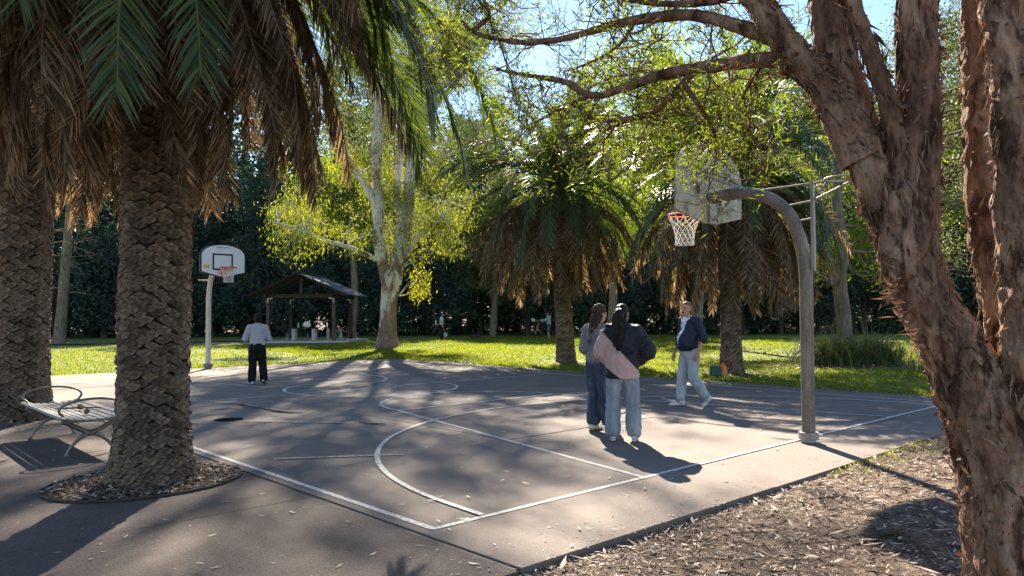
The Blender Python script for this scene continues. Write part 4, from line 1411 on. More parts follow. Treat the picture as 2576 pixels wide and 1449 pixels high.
for yrow, dx, kinds, ph in rows:
    x = -0.85 * yrow + ph
    i = 0
    while x < 1.05 * yrow:
        kd = kinds[i % len(kinds)]
        yy = yrow + R_.normal() * 0.8
        s = 1.05 + 0.4 * R_.rand()
        if yrow > 68:
            s *= 1.4 if yrow < 72 else 1.7
        # far left the trees stand closer to the camera
        if x < -19 and yrow < 66:
            yy -= (-19 - x) * 0.22
            s *= 1.05
        zn = zone_of(x, yy)
        nm = NAMES[kd][1]
        key = (nm, zn)
        cnt[key] = cnt.get(key, 0) + 1
        wood(kd, x, yy, s, R_.rand() * 6.28, nm + ', ' + ORD[min(14, cnt[key] - 1)] + ' from left, ' + zn)
        x += dx * (0.8 + 0.4 * R_.rand())
        i += 1

# dense undergrowth along the foot of the back wall
R_ = np.random.RandomState(44)
n = 60000
x = -52 + 104 * R_.rand(n)
hh = 1.6 + 1.3 * vnoise(np.stack([x * .35, x * 0, x * 0], 1), 2) + .7 * vnoise(np.stack([x * 1.3, x * 0, x * 0], 1), 5)
y = 61.0 + R_.rand(n) * 3.0
y = np.where(x < -19, y - (-19 - x) * 0.22, y)
z = np.clip(hh, .4, 4) * R_.rand(n) ** .8
P = np.stack([x, y, z - .1], 1)
Dr = rdirs(R_, n)
lm = MB()
leaves(lm, P, Dr, rdirs(R_, n), .16 + .16 * R_.rand(n), .12, 0, np.clip(.45 * vnoise(P * .8, 8) + .3 + .35 * R_.rand(n), 0, 1), fold=.15)
tag(lm.build('undergrowth', M['hazed_dark_leaf']), 'dense dark undergrowth along the foot of the back trees', 'undergrowth', kind='stuff')

# ================================================================== HOOPS
M['galv'] = surf('galvanised_steel', [(0.25, (0.2, 0.19, 0.175)), (0.5, (0.33, 0.315, 0.29)), (0.75, (0.47, 0.45, 0.42))], 7, 0.5, 0.15, 40, metallic=0.55, stretch=(1, 1, 0.3), fine=(60, 0.75, 1.15))
M['old_pole'] = surf('weathered_pole', [(0.25, (0.1, 0.085, 0.068)), (0.5, (0.19, 0.165, 0.135)), (0.75, (0.3, 0.265, 0.22))], 8, 0.5, 0.25, 40, metallic=0.2, stretch=(1, 1, 0.25), fine=(50, 0.65, 1.2))
M['pale_pole'] = surf('pale_painted_pole', [(0.25, (0.42, 0.39, 0.34)), (0.75, (0.62, 0.58, 0.52))], 5, 0.5, 0.1, 30, stretch=(1, 1, 0.3))
M['rim'] = surf('orange_rim', [(0.3, (0.55, 0.08, 0.025)), (0.7, (0.8, 0.16, 0.05))], 20, 0.45, 0.05)
M['net'] = surf('net_cord', [(0.3, (0.6, 0.58, 0.55)), (0.7, (0.8, 0.78, 0.75))], 40, 0.8, 0.1)
M['board_front'] = surf('board_white', [(0.3, (0.72, 0.7, 0.68)), (0.7, (0.82, 0.81, 0.79))], 4, 0.4, 0.05)
M['black_trim'] = surf('black_trim', [(0.3, (0.012, 0.012, 0.013)), (0.7, (0.03, 0.03, 0.032))], 10, 0.4, 0.05)
M['board_back'] = bark('mouldy_board', [(0.3, (0.34, 0.3, 0.22)), (0.5, (0.5, 0.46, 0.36)), (0.7, (0.62, 0.58, 0.48))], [(0.3, (0.06, 0.055, 0.04)), (0.7, (0.2, 0.18, 0.13))], 0.52, 0.68, scale=5, stretch=(1, 1, 1), pscale=4.5, bump=0.2, bscale=30, bdist=0.004, fine=(40, 0.6, 1.25))
M['yellow'] = surf('yellow_sticker', [(0.3, (0.62, 0.42, 0.07)), (0.7, (0.75, 0.55, 0.12))], 20, 0.6, 0.0)

def board_outline(hw, zb, zc, zs, zt, flat, n=24):
    pts = [(-flat, zb), (flat, zb), (hw, zc), (hw, zs)]
    for t in np.linspace(0, PI, n + 2)[1:-1]:
        pts.append((hw * math.cos(t), zs + (zt - zs) * math.sin(t) ** 0.9))
    pts += [(-hw, zs), (-hw, zc)]
    return pts

def prism(pts, y0, y1):
    """outline in (x, z) extruded from y0 to y1"""
    n = len(pts)
    V = [(p[0], y0, p[1]) for p in pts] + [(p[0], y1, p[1]) for p in pts]
    F = [tuple(range(n)), tuple(range(2 * n - 1, n - 1, -1))]
    for i in range(n):
        j = (i + 1) % n
        F.append((i, i + n, j + n, j))
    return V, F

def pyd(name, VF, mat, parent=None, smooth=False):
    me = bpy.data.meshes.new(name)
    me.from_pydata([tuple(v) for v in VF[0]], [], [tuple(f) for f in VF[1]])
    me.materials.append(mat)
    if smooth:
        for p in me.polygons:
            p.use_smooth = True
    me.update()
    return link(name, me, parent)

def shrink(pts, k):
    cx = sum(p[0] for p in pts) / len(pts)
    cz = (min(p[1] for p in pts) + max(p[1] for p in pts)) / 2
    return [(cx + (p[0] - cx) * k, cz + (p[1] - cz) * k) for p in pts]

def circle3(c, r, n=28, axis='z'):
    a = np.linspace(0, 2 * PI, n + 1)
    if axis == 'z':
        return np.stack([c[0] + r * np.cos(a), c[1] + r * np.sin(a), np.full(n + 1, c[2])], 1)
    return np.stack([c[0] + r * np.cos(a), np.full(n + 1, c[1]), c[2] + r * np.sin(a)], 1)

def make_net(parent, c, r):
    mb = MB()
    n = 12
    zs = np.linspace(0, -0.40, 7)
    rr = np.interp(-zs, [0, .1, .22, .32, .40], [r, r * .82, r * .62, r * .56, r * .58])
    for s in (-1, 1):
        for i in range(n):
            pts = []
            for k, (z, q) in enumerate(zip(zs, rr)):
                a = 2 * PI * (i + (0 if k == 0 else s * 0.5 * (k if k > 1 else k * .25))) / n
                pts.append((c[0] + q * math.cos(a), c[1] + q * math.sin(a), c[2] + z))
            addtube(mb, pts, 0.0048, 4, False)
    addtube(mb, circle3((c[0], c[1], c[2] - 0.40), rr[-1], 24), 0.004, 4, False)
    return mb.build('net', M['net'], parent)

# ---- near hoop (seen from behind)
hb = court(UC, -0.16)
h1 = thing('basketball_hoop', 'near hoop on a curved grey pole, its mouldy backboard seen from behind', 'basketball hoop', hb, CANG)
mb = MB()
prof = [(0, 0.0), (0, 0.6), (0, 1.3), (0.0, 2.0), (0.035, 2.3), (0.10, 2.54), (0.21, 2.77), (0.40, 2.95), (0.65, 3.06), (0.95, 3.10), (1.27, 3.08)]
addtube(mb, smooth_path([(0, s, z) for s, z in prof], 60), 0.078, 24)
mb.build('pole', M['old_pole'], h1, True)
mb = MB()
addtube(mb, [(0, 0, 0.0), (0, 0, .035), (0, 0, .036), (0, 0, .12), (0, 0, .121)], [0.085, .085, 0.115, 0.115, .08], 24)
mb.build('base_collar', M['galv'], h1)
ol = board_outline(0.79, 2.74, 2.87, 3.36, 3.80, 0.13)
bo = pyd('backboard', prism(ol, 1.30, 1.325), M['board_back'], h1)
tr = pyd('board_edge', prism(ol, 1.325, 1.333), M['black_trim'], bo)
pyd('board_face', prism(shrink(ol, 0.95), 1.3335, 1.336), M['board_front'], bo)
# stiffening ribs on the back
for a, b in (((-0.76, 2.98), (-0.1, 2.98)), ((0.1, 2.98), (0.76, 2.98)), ((-0.74, 3.42), (0.74, 3.42)), ((-0.13, 2.76), (-0.45, 3.6)), ((0.13, 2.76), (0.45, 3.6))):
    mb = MB()
    mb.add(*beam((a[0], 1.29, a[1]), (b[0], 1.29, b[1]), 0.022, 0.03, up=(0, 1, 0)))
    mb.build('board_rib', M['board_back'], bo)
mb = MB()
mb.add(*box((0, 1.275, 2.95), (0.15, 0.035, 0.42)))
bevel(mb.build('mounting_plate', M['galv'], h1), 0.004)
for e in (-1, 1):
    mb = MB()
    addtube(mb, [(e * .03, 0.80, 3.14), (e * 0.38, 1.285, 3.40)], 0.019, 10)
    mb.build('brace', M['galv'], h1)
mb = MB()
addtube(mb, [(0, 0.98, 3.05), (0.0, 1.26, 2.77)], 0.017, 10)
mb.build('brace', M['galv'], h1)
rc_ = (0, 1.336 + 0.15 + .225, 2.90)
mb = MB()
addtube(mb, circle3(rc_, 0.225, 36), 0.011, 8, False)
ri = mb.build('rim', M['rim'], h1, True)
mb = MB()
mb.add(*box((0, 1.345, 2.87), (0.16, 0.018, 0.16)))
mb.add(*box((0, 1.43, 2.885), (0.1, 0.15, 0.015)))
mb.build('rim_bracket', M['rim'], ri)
make_net(h1, (rc_[0], rc_[1], 2.89), 0.222)
# second ring on the back of the pole
mb = MB()
mb.add(*box((0, -0.10, 2.58), (0.04, 0.04, 1.06)))
mb.build('ring_post', M['galv'], h1)
for a, b in (((0, 0.56, 3.10), (0, -.10, 3.1)), ((0, 0.24, 2.86), (0, -.10, 2.89)), ((0, 0.08, 2.66), (0, -.10, 2.68)), ((0, -.1, 3.1), (0, -.27, 3.11)), ((-0.01, -.12, 2.9), (-.08, -.33, 3.10)), ((.01, -.12, 2.9), (.15, -.52, 3.1))):
    mb = MB()
    addtube(mb, [a, b], 0.013, 8)
    mb.build('ring_stay', M['galv'], h1)
mb = MB()
addtube(mb, circle3((0, -0.27 - .2, 3.11), 0.2, 30), 0.012, 8, False)
mb.build('back_ring', M['galv'], h1, True)

# ---- far hoop (seen from the front)
fb = Vector((-8.966, 22.22, 0))
h2 = thing('basketball_hoop', 'far hoop on a pale pole with white black-edged backboard', 'basketball hoop', fb, CANG + PI)
mb = MB()
prof = [(0, 0.0), (0, 0.6), (0, 1.3), (0.0, 1.9), (0.03, 2.25), (0.12, 2.55), (0.32, 2.8), (0.62, 2.95), (1.0, 3.0), (1.25, 3.0)]
addtube(mb, smooth_path([(0, s, z) for s, z in prof], 50), 0.074, 20)
mb.build('pole', M['pale_pole'], h2, True)
mb = MB()
addtube(mb, [(0, 0, 0.0), (0, 0, .06), (0, 0, .061), (0, 0, .16), (0, 0, .161)], [0.1, .1, 0.13, 0.13, .08], 20)
mb.build('base_collar', M['old_pole'], h2)
oc = 0.1
ol = [(x + oc, z) for x, z in board_outline(0.655, 2.63, 2.77, 3.24, 3.58, 0.1)]
bo = pyd('backboard', prism(ol, 1.28, 1.31), M['black_trim'], h2)
inner = shrink(ol, 0.925)
pyd('board_face', prism(inner, 1.3105, 1.315), M['board_front'], bo)
mb = MB()
sx, sz0, sz1 = oc + 0.02, 2.86, 3.28
for c, s in (((sx, 1.319, sz0), (0.58, 0.006, 0.045)), ((sx, 1.319, sz1), (0.58, 0.006, 0.045)), ((sx - 0.2675, 1.319, (sz0 + sz1) / 2), (0.045, 0.006, sz1 - sz0 - 0.046)), ((sx + 0.2675, 1.319, (sz0 + sz1) / 2), (0.045, 0.006, sz1 - sz0 - 0.046))):
    mb.add(*box(c, s))
mb.build('target_square', M['black_trim'], bo)
mb = MB()
mb.add(*box((oc + 0.47, 1.318, 2.93), (0.17, 0.004, 0.1)))
mb.build('sticker', M['yellow'], bo)
# lettering at the top of the board
fc = bpy.data.curves.new('board_lettering', 'FONT')
fc.body = 'GRAND SLAM inc'
fc.size = 0.052
fc.align_x = 'CENTER'
fc.extrude = 0.001
fo = bpy.data.objects.new('board_lettering', fc)
COL.objects.link(fo)
dg = bpy.context.evaluated_depsgraph_get()
dg.update()
lme = bpy.data.meshes.new_from_object(fo.evaluated_get(dg))
bpy.data.objects.remove(fo)
lme.materials.clear()
lme.materials.append(M['black_trim'])
lo_ = link('board_lettering', lme, bo)
lo_.matrix_local = Matrix.Translation((oc, 1.3175, 3.46)) @ Matrix.Rotation(PI, 4, 'Z') @ Matrix.Rotation(PI / 2, 4, 'X')
rc_ = (oc, 1.315 + 0.14 + .225, 2.90)
mb = MB()
addtube(mb, circle3(rc_, 0.225, 36), 0.013, 8, False)
ri = mb.build('rim', M['rim'], h2, True)
mb = MB()
mb.add(*box((oc, 1.33, 2.82), (0.16, 0.02, 0.2)))
mb.add(*box((oc, 1.4, 2.885), (0.14, 0.14, 0.02)))
addtube(mb, [(oc - .06, 1.34, 2.7), (oc - .12, 1.52, 2.88)], 0.01, 6)
addtube(mb, [(oc + .06, 1.34, 2.7), (oc + .12, 1.52, 2.88)], 0.01, 6)
mb.build('rim_bracket', M['rim'], ri)
mb = MB()
mb.add(*box((oc - .16, 1.40, 2.84), (0.22, 0.01, 0.05)))
mb.build('rim_tag', M['yellow'], ri)
make_net(h2, (rc_[0], rc_[1], 2.89), 0.222)
mb = MB()
addtube(mb, circle3((0.0, -0.3, 2.62), 0.19, 26), 0.013, 8, False)
addtube(mb, [(0, 0.02, 2.5), (0, -0.12, 2.62)], 0.012, 6)
mb.build('back_ring', M['pale_pole'], h2, True)

# ================================================================== BENCH
M['bench_slat'] = surf('grey_slat', [(0.25, (0.17, 0.16, 0.15)), (0.5, (0.235, 0.222, 0.208)), (0.75, (0.3, 0.285, 0.27))], 5, 0.55, 0.15, 60, stretch=(3, 0.4, 1), fine=(80, 0.85, 1.1))
M['cast_alu'] = surf('cast_aluminium', [(0.25, (0.16, 0.145, 0.125)), (0.75, (0.29, 0.265, 0.23))], 10, 0.4, 0.15, 60, metallic=0.75)
bn = thing('park_bench', 'backless grey slatted bench with looped metal armrests by the near palm', 'bench', court(-0.97, 6.0, -0.004), CANG)
def seat_z(x):
    return 0.425 - 0.035 * (1 - (x / 0.31) ** 2) + 0.0
ns = 9
for i in range(ns):
    x = -0.305 + 0.61 * i / (ns - 1)
    mb = MB()
    sl = 2 * 0.035 * x / 0.31 ** 2
    R = np.array(Matrix.Rotation(-math.atan(sl), 3, 'Y'))
    mb.add(*box((x, 0.0, seat_z(x)), (0.064, 2.16, 0.032), R))
    o = mb.build('slat', M['bench_slat'], bn)
    bevel(o, 0.01, 2)
for e, yv in ((-1, -0.93), (1, 0.88)):
    fr = MB()
    for sx in (-1, 1):
        # upper and lower arms of the cross, curving into a hub
        up = smooth_path([(sx * 0.30, yv, 0.385), (sx * 0.22, yv, 0.35), (sx * 0.11, yv, 0.285), (sx * 0.045, yv, 0.25)], 14)
        lo2 = smooth_path([(sx * 0.045, yv, 0.225), (sx * 0.11, yv, 0.19), (sx * 0.19, yv, 0.11), (sx * 0.235, yv, 0.03), (sx * 0.24, yv, 0.0)], 16)
        addtube(fr, up, np.linspace(0.022, 0.028, 14), 8, True, flat=0.6)
        addtube(fr, lo2, np.interp(np.linspace(0, 1, 16), [0, .4, .8, 1], [0.03, 0.02, 0.017, 0.032]), 8, True, flat=0.8)
    V, F = box((0, yv, 0.238), (0.12, 0.03, 0.07))
    fr.add(V, F)
    fo_ = fr.build('leg_frame', M['cast_alu'], bn, True)
    mb = MB()
    hy = yv + e * 0.012
    addtube(mb, [(0, hy, .238), (0, hy + e * 0.008, .238)], 0.028, 20, True)
    mb.build('hub_disc', M['old_pole'], fo_)
    mb = MB()
    mb.add(*box((0, yv, 0.375), (0.6, 0.05, 0.02)))
    mb.build('seat_bearer', M['cast_alu'], bn)
    mb = MB()
    loop = smooth_path([(-0.255, yv, 0.41), (-0.30, yv + e * .03, 0.46), (-0.335, yv + e * .06, 0.515), (-0.28, yv + e * .08, 0.575), (-0.14, yv + e * .09, 0.615), (0.0, yv + e * .09, 0.625), (0.14, yv + e * .09, 0.615), (0.28, yv + e * .08, 0.575), (0.335, yv + e * .06, 0.515), (0.30, yv + e * .03, 0.46), (0.255, yv, 0.41)], 44)
    addtube(mb, loop, 0.0145, 8, True)
    mb.build('armrest', M['cast_alu'], bn, True)
# stick and seed pods on the bench
M['twig'] = surf('dry_stick', [(0.3, (0.07, 0.045, 0.03)), (0.7, (0.2, 0.13, 0.09))], 20, 0.9, 0.5, 60)
bw = bn.location
def on_bench(x, y, z):
    p = court(-0.97 + x, 6.0 + y)
    return Vector((p.x, p.y, z))
mb = MB()
a, b_ = on_bench(-0.16, 0.02, 0.427), on_bench(0.25, -0.32, 0.44)
addtube(mb, smooth_path([a, (a + b_) / 2 + Vector((0, 0, .006)), b_], 9), [0.009, .01, .011, .011, .012, .011, .01, .009, .008], 7)
tag(mb.build('stick', M['twig'], smooth=True), 'straight brown stick lying across the bench slats', 'stick')
def pod(x, y, s, label):
    V, F, T3 = tube(np.array([(0, 0, -1), (0, 0, -.85), (0, 0, -.4), (0, 0, .2), (0, 0, .7), (0, 0, .95)]) * s, np.array([.2, .6, .95, 1, .65, .2]) * s, 12, True)
    V = V + (fbm(V * 60, 3, 8) * s * 0.5)[:, None] * np.array([1, 1, .6])
    mb = MB()
    mb.add(V, F)
    mb.F[3].append((T3, np.zeros(len(T3), np.int32), np.zeros(len(T3))))
    p = on_bench(x, y, 0.415 + s)
    o = mb.build('seed_pod', M['twig'], None, True, p)
    tag(o, label, 'seed pod')
pod(0.03, -0.62, 0.032, 'round brown seed pod near the closer end of the bench')
pod(0.08, -0.12, 0.035, 'dark seed pod behind the stick on the bench')

# ================================================================== PICNIC SHELTER
M['timber'] = surf('dark_timber', [(0.25, (0.022, 0.015, 0.011)), (0.5, (0.045, 0.031, 0.022)), (0.75, (0.075, 0.052, 0.038))], 4, 0.8, 0.4, 30, stretch=(2, 2, 0.5), fine=(30, 0.75, 1.2))
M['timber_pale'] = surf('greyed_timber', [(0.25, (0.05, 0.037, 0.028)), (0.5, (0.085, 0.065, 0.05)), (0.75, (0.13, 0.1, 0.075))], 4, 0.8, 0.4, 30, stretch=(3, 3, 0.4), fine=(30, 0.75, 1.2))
M['iron'] = surf('corrugated_iron', [(0.3, (0.075, 0.085, 0.105)), (0.7, (0.15, 0.165, 0.19))], 2, 0.7, 0.05, spec=0.12)
M['concrete'] = surf('concrete', [(0.3, (0.36, 0.34, 0.31)), (0.7, (0.52, 0.5, 0.46))], 3, 0.85, 0.2, 30)
PSA = rad(-1)
PS = Vector((-12.62, 47.3, 0))
ps = thing('picnic_shelter', 'open timber picnic shelter with gabled iron roof left of the gum tree', 'shelter', PS, PSA)
HW, HD, EZ, RZ = 1.98, 2.2, 2.62, 4.02
for k, (sx, sy) in enumerate(((-1, -1), (1, -1), (1, 1), (-1, 1))):
    mb = MB()
    mb.add(*box((sx * HW, sy * HD, 1.34), (0.2, 0.2, 2.6)))
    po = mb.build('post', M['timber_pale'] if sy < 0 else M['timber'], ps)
    bevel(po, 0.012)
    mb = MB()
    mb.add(*box((sx * HW, sy * HD - 0.107, 2.5), (0.09, 0.012, 0.3)))
    mb.add(*box((sx * HW - sx * 0.16, sy * HD - 0.107, 2.61), (0.24, 0.01, 0.09)))
    mb.build('steel_bracket', M['galv'], po)
for sy in (-1, 1):
    mb = MB()
    mb.add(*beam((-HW - .25, sy * HD, EZ + .12), (HW + .25, sy * HD, EZ + .12), 0.1, 0.24))
    bevel(mb.build('tie_beam', M['timber'], ps), 0.01)
    mb = MB()
    mb.add(*box((0, sy * HD, (EZ + RZ) / 2 + .05), (0.14, 0.1, RZ - EZ - 0.45)))
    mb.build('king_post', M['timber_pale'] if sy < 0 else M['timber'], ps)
for sx in (-1, 1):
    mb = MB()
    mb.add(*beam((sx * HW, -HD - .7, EZ + .12), (sx * HW, HD + .7, EZ + .12), 0.12, 0.2))
    mb.build('eave_beam', M['timber'], ps)
OX = HW + 1.0
slope = (RZ - EZ - .1) / HW * 0.8
def roof_z(x):
    return RZ + 0.1 - abs(x) * 0.44
mb = MB()
mb.add(*beam((0, -HD - .75, RZ - .06), (0, HD + .75, RZ - .06), 0.1, 0.22))
mb.build('ridge_beam', M['timber'], ps)
for yv in (-HD - .6, -HD, -.7, .7, HD, HD + .6):
    for sx in (-1, 1):
        mb = MB()
        mb.add(*beam((sx * 0.05, yv, roof_z(0) - .12), (sx * (OX - .06), yv, roof_z(OX - .06) - .12), 0.06, 0.14, up=(0, 1, 0)))
        mb.build('rafter', M['timber'], ps)
for sx in (-1, 1):
    # corrugated sheet: waves across the depth, running down the slope
    ny = 121
    yy = np.linspace(-HD - .85, HD + .85, ny)
    wz = 0.018 * np.sin(yy * 2 * PI / 0.22)
    V = []
    for x in (0.0, OX * .5, OX):
        V += [(sx * x, y, roof_z(x) + w) for y, w in zip(yy, wz)]
    V = np.array(V)
    V2 = V - np.array([0, 0, 0.012])
    F = []
    for r in range(2):
        for i in range(ny - 1):
            F.append((r * ny + i, r * ny + i + 1, (r + 1) * ny + i + 1, (r + 1) * ny + i))
    mb = MB()
    mb.add(V, F)
    mb.add(V2, [f[::-1] for f in F])
    mb.build('roof_sheet', M['iron'], ps, True)
mb = MB()
mb.add(*beam((0, -HD - .88, roof_z(0) + .03), (0, HD + .88, roof_z(0) + .03), 0.3, 0.03))
mb.build('ridge_cap', M['iron'], ps)
for sx in (-1, 1):
    mb = MB()
    mb.add(*beam((sx * 0.02, -HD - .87, roof_z(0) - .06), (sx * OX, -HD - .87, roof_z(OX) - .06), 0.03, 0.16, up=(0, 1, 0)))
    mb.build('barge_board', M['timber'], ps)
sb = MB()
sb.add(*box((0.2, 0.2, -0.05), (HW * 2 + 1.6, HD * 2 + 1.4, 0.22)))
sb.build('slab', M['concrete'], ps)

# picnic tables with slab legs, benches on steel hoops
def picnic_table(label, loc, rz):
    t = thing('picnic_table', label, 'table', loc, rz, 'picnic tables')
    for i in range(4):
        mb = MB()
        mb.add(*box((0, -0.33 + i * .22, 0.745), (1.75, 0.2, 0.045)))
        mb.build('table_plank', M['timber'], t)
    for x in (-.62, .62):
        mb = MB()
        mb.add(*box((x, -.18, 0.36), (0.2, .16, 0.72)))
        mb.build('leg', M['concrete'], t)
        mb = MB()
        mb.add(*box((x, .2, 0.36), (0.2, .16, 0.72)))
        mb.build('leg', M['concrete'], t)
    return t
def picnic_bench(label, loc, rz):
    t = thing('picnic_bench', label, 'bench', loc, rz, 'picnic benches')
    for y in (-.09, .09):
        mb = MB()
        mb.add(*box((0, y, 0.445), (1.7, 0.16, 0.04)))
        mb.build('seat_plank', M['timber'], t)
    for x in (-.65, .65):
        mb = MB()
        addtube(mb, [(x, -.14, 0.42), (x, -.14, 0.0), (x, .14, 0.0), (x, .14, 0.42)], 0.022, 6)
        mb.build('leg', M['galv'], t)
    return t
def ps_pt(x, y, z):
    c, s = math.cos(PSA), math.sin(PSA)
    return Vector((PS.x + c * x - s * y, PS.y + s * x + c * y, z))
Zs = 0.06
picnic_table('long dark-topped picnic table on pale legs under the shelter', ps_pt(-0.25, -0.6, Zs), PSA)
picnic_table('second picnic table behind, toward the right posts of the shelter', ps_pt(1.2, 1.1, Zs), PSA + rad(85))
picnic_bench('low bench at the left end of the shelter table', ps_pt(-1.0, 0.45, Zs), PSA)
picnic_bench('low bench at the right under the shelter', ps_pt(2.1, 0.3, Zs), PSA + rad(8))
# bottle and white bag on the table
M['clear'] = surf('pale_plastic', [(0.3, (0.5, 0.55, 0.55)), (0.7, (0.65, 0.7, 0.7))], 8, 0.2, 0.0)
M['white_bag'] = surf('white_plastic_bag', [(0.3, (0.68, 0.66, 0.58)), (0.7, (0.82, 0.8, 0.74))], 8, 0.5, 0.3)
bt = thing('water_bottle', 'clear water bottle standing on the shelter table', 'bottle', ps_pt(-0.62, -0.66, Zs + .7675))
mb = MB()
addtube(mb, [(0, 0, 0), (0, 0, .02), (0, 0, .2), (0, 0, .26), (0, 0, .28)], [.04, .045, .045, .02, .02], 12)
mb.build('bottle_body', M['clear'], bt, True)
mb = MB()
addtube(mb, [(0, 0, .28), (0, 0, .31)], .022, 10)
mb.build('cap', M['board_front'], bt)
n = 16
V, F, T3 = tube([(0, 0, 0), (0, 0, .03), (.0, 0, .12), (.05, 0, .22), (.1, 0, .3), (.16, 0, .36)], [.12, .2, .22, .17, .1, .03], n, True)
V = V * np.array([1.2, .8, 1]) + (fbm(V * 9, 3, 4) * .09)[:, None]
V[:, 2] -= V[:, 2].min()
mb = MB()
mb.add(V, F)
mb.F[3].append((T3, np.zeros(len(T3), np.int32), np.zeros(len(T3))))
tag(mb.build('plastic_bag', M['white_bag'], None, False, ps_pt(-0.1, -0.62, Zs + .7675)), 'crumpled white plastic bag on the shelter table', 'bag')

# ================================================================== SMALL THINGS
M['bag_green'] = surf('green_bag', [(0.3, (0.025, 0.07, 0.045)), (0.7, (0.04, 0.1, 0.065))], 9, 0.6, 0.2)
M['bag_orange'] = surf('orange_bag', [(0.3, (0.6, 0.2, 0.07)), (0.7, (0.8, 0.33, 0.12))], 6, 0.6, 0.2)
def tote(label, loc, rz, w, d, h, mat):
    t = thing('shopping_bag', label, 'bag', loc, rz, 'bags by the straight palm')
    V = np.array([(-w / 2, -d / 2, 0), (w / 2, -d / 2, 0), (w / 2, d / 2, 0), (-w / 2, d / 2, 0), (-w * .54, -d * .4, h * .55), (w * .54, -d * .42, h * .55), (w * .54, d * .42, h * .55), (-w * .54, d * .4, h * .55), (-w / 2, -d * .36, h), (w / 2, -d * .3, h * .98), (w / 2, d * .3, h * .97), (-w / 2, d * .36, h * .99),
                  (-w * .47, -d * .3, h * .97), (w * .47, -d * .25, h * .95), (w * .47, d * .25, h * .95), (-w * .47, d * .3, h * .97), (-w * .45, -d * .3, .02), (w * .45, -d * .3, .02), (w * .45, d * .3, .02), (-w * .45, d * .3, .02)])
    F = [(3, 2, 1, 0)]
    for k in (0, 4):
        for i in range(4):
            j = (i + 1) % 4
            F.append((k + i, k + j, k + 4 + j, k + 4 + i))
    for i in range(4):
        j = (i + 1) % 4
        F.append((8 + i, 8 + j, 12 + j, 12 + i))
        F.append((12 + i, 12 + j, 16 + j, 16 + i))
    F.append((16, 17, 18, 19))
    mb = MB()
    mb.add(V, F)
    bevel(mb.build('bag_body', mat, t), 0.012, 2)
    for y in (-d * .33, d * .33):
        mb = MB()
        addtube(mb, smooth_path([(-w * .25, y, h * .93), (-w * .2, y * .8, h * 1.14), (0, y * .7, h * 1.22), (w * .2, y * .8, h * 1.14), (w * .25, y, h * .93)], 14), 0.008, 5, True)
        mb.build('handle', mat, t)
    return t
g1 = gnd(1800, 946, -0.02)
tote('dark green bag standing left of the straight palm', (g1.x, g1.y, -0.03), rad(8), 0.24, 0.2, 0.27, M['bag_green'])
g2 = gnd(1817, 946, -0.02)
tote('orange bag between the green bag and the straight palm', (g2.x + 0.03, g2.y + 0.03, -0.03), rad(-35), 0.14, 0.18, 0.27, M['bag_orange'])
# dark bag lying on the far lawn
fbx = gnd(1206, 960 * .5533 + 511 - 190, 0)
g3 = gnd(1872 / 1.5652, 1330 / 1.5652, 0)
V, F, T3 = tube([(-.35, 0, .09), (-.28, 0, .1), (0, 0, .11), (.28, 0, .1), (.35, 0, .08)], [.04, .1, .12, .11, .04], 12, True)
V = V + (fbm(V * 7, 2, 4) * .03)[:, None]
V[:, 2] -= V[:, 2].min()
mb = MB()
mb.add(V, F)
mb.F[3].append((T3, np.zeros(len(T3), np.int32), np.zeros(len(T3))))
tag(mb.build('sports_bag', M['black_trim'], None, True, (g3.x, g3.y, -0.02)), 'small black bag lying on the lawn right of the racket player', 'bag')

# strap-leaf clumps
def strap_clump(label, loc, n, h, spread, seed):
    r = np.random.RandomState(seed)
    t = thing('strap_leaf_clump', label, 'plant', loc, 0, 'strap-leaf clumps on the lawn')
    mb = MB()
    k = 6
    s = np.linspace(0, 1, k)
    a = r.rand(n) * 2 * PI
    el = 0.65 + 0.9 * r.rand(n) ** 0.6
    L = h * (0.7 + 0.7 * r.rand(n))
    bx = r.normal(size=(n, 2)) * 0.22 * spread
    V = np.zeros((n, k, 2, 3))
    x = np.zeros(n)
    z = np.zeros(n)
    ang = el.copy()
    w = 0.007 + 0.006 * r.rand(n)
    px, pz = np.zeros(n), np.zeros(n)
    for i in range(k):
        ww = w * (1 - s[i] ** 2 * .9)
        cx = bx[:, 0] + np.cos(a) * px
        cy = bx[:, 1] + np.sin(a) * px
        V[:, i, 0] = np.stack([cx - np.sin(a) * ww, cy + np.cos(a) * ww, pz], 1)
        V[:, i, 1] = np.stack([cx + np.sin(a) * ww, cy - np.cos(a) * ww, pz], 1)
        px = px + np.cos(ang) * L / (k - 1)
        pz = pz + np.sin(ang) * L / (k - 1)
        ang = ang - (0.2 + 0.2 * r.rand(n)) * (1 + .25 * i)
    V[..., 2] = np.maximum(V[..., 2], 0.005)
    b = (np.arange(n) * k * 2)[:, None] + np.arange(k - 1)[None] * 2
    F = np.stack([b, b + 1, b + 3, b + 2], -1).reshape(-1, 4)
    mb.add(V.reshape(-1, 3), F, 0, np.repeat(r.rand(n), k - 1))
    mb.build('foliage', M['strap_leaf'], t)
    # upright flower spikes / young blades
    mb = MB()
    for i in range(26):
        a_ = r.rand() * 6.28
        d = r.rand() * .35 * spread
        p = np.array([math.cos(a_) * d, math.sin(a_) * d, 0.1])
        l2 = h * (0.75 + .5 * r.rand())
        addtube(mb, smooth_path([p, p + np.array([math.cos(a_) * .08, math.sin(a_) * .08, l2 * .6]), p + np.array([math.cos(a_) * .2, math.sin(a_) * .2, l2])], 5), np.linspace(.006, .002, 5), 3, False, rnd=.8)
    mb.build('upright_blades', M['strap_leaf'], t)
    return t
c1 = gnd(2105, 920)
strap_clump('large strap-leaf clump in front of the curved grey trunk', (c1.x, c1.y + .5, -0.03), 1300, 1.15, 1.7, 1)
c2 = gnd(2215, 918)
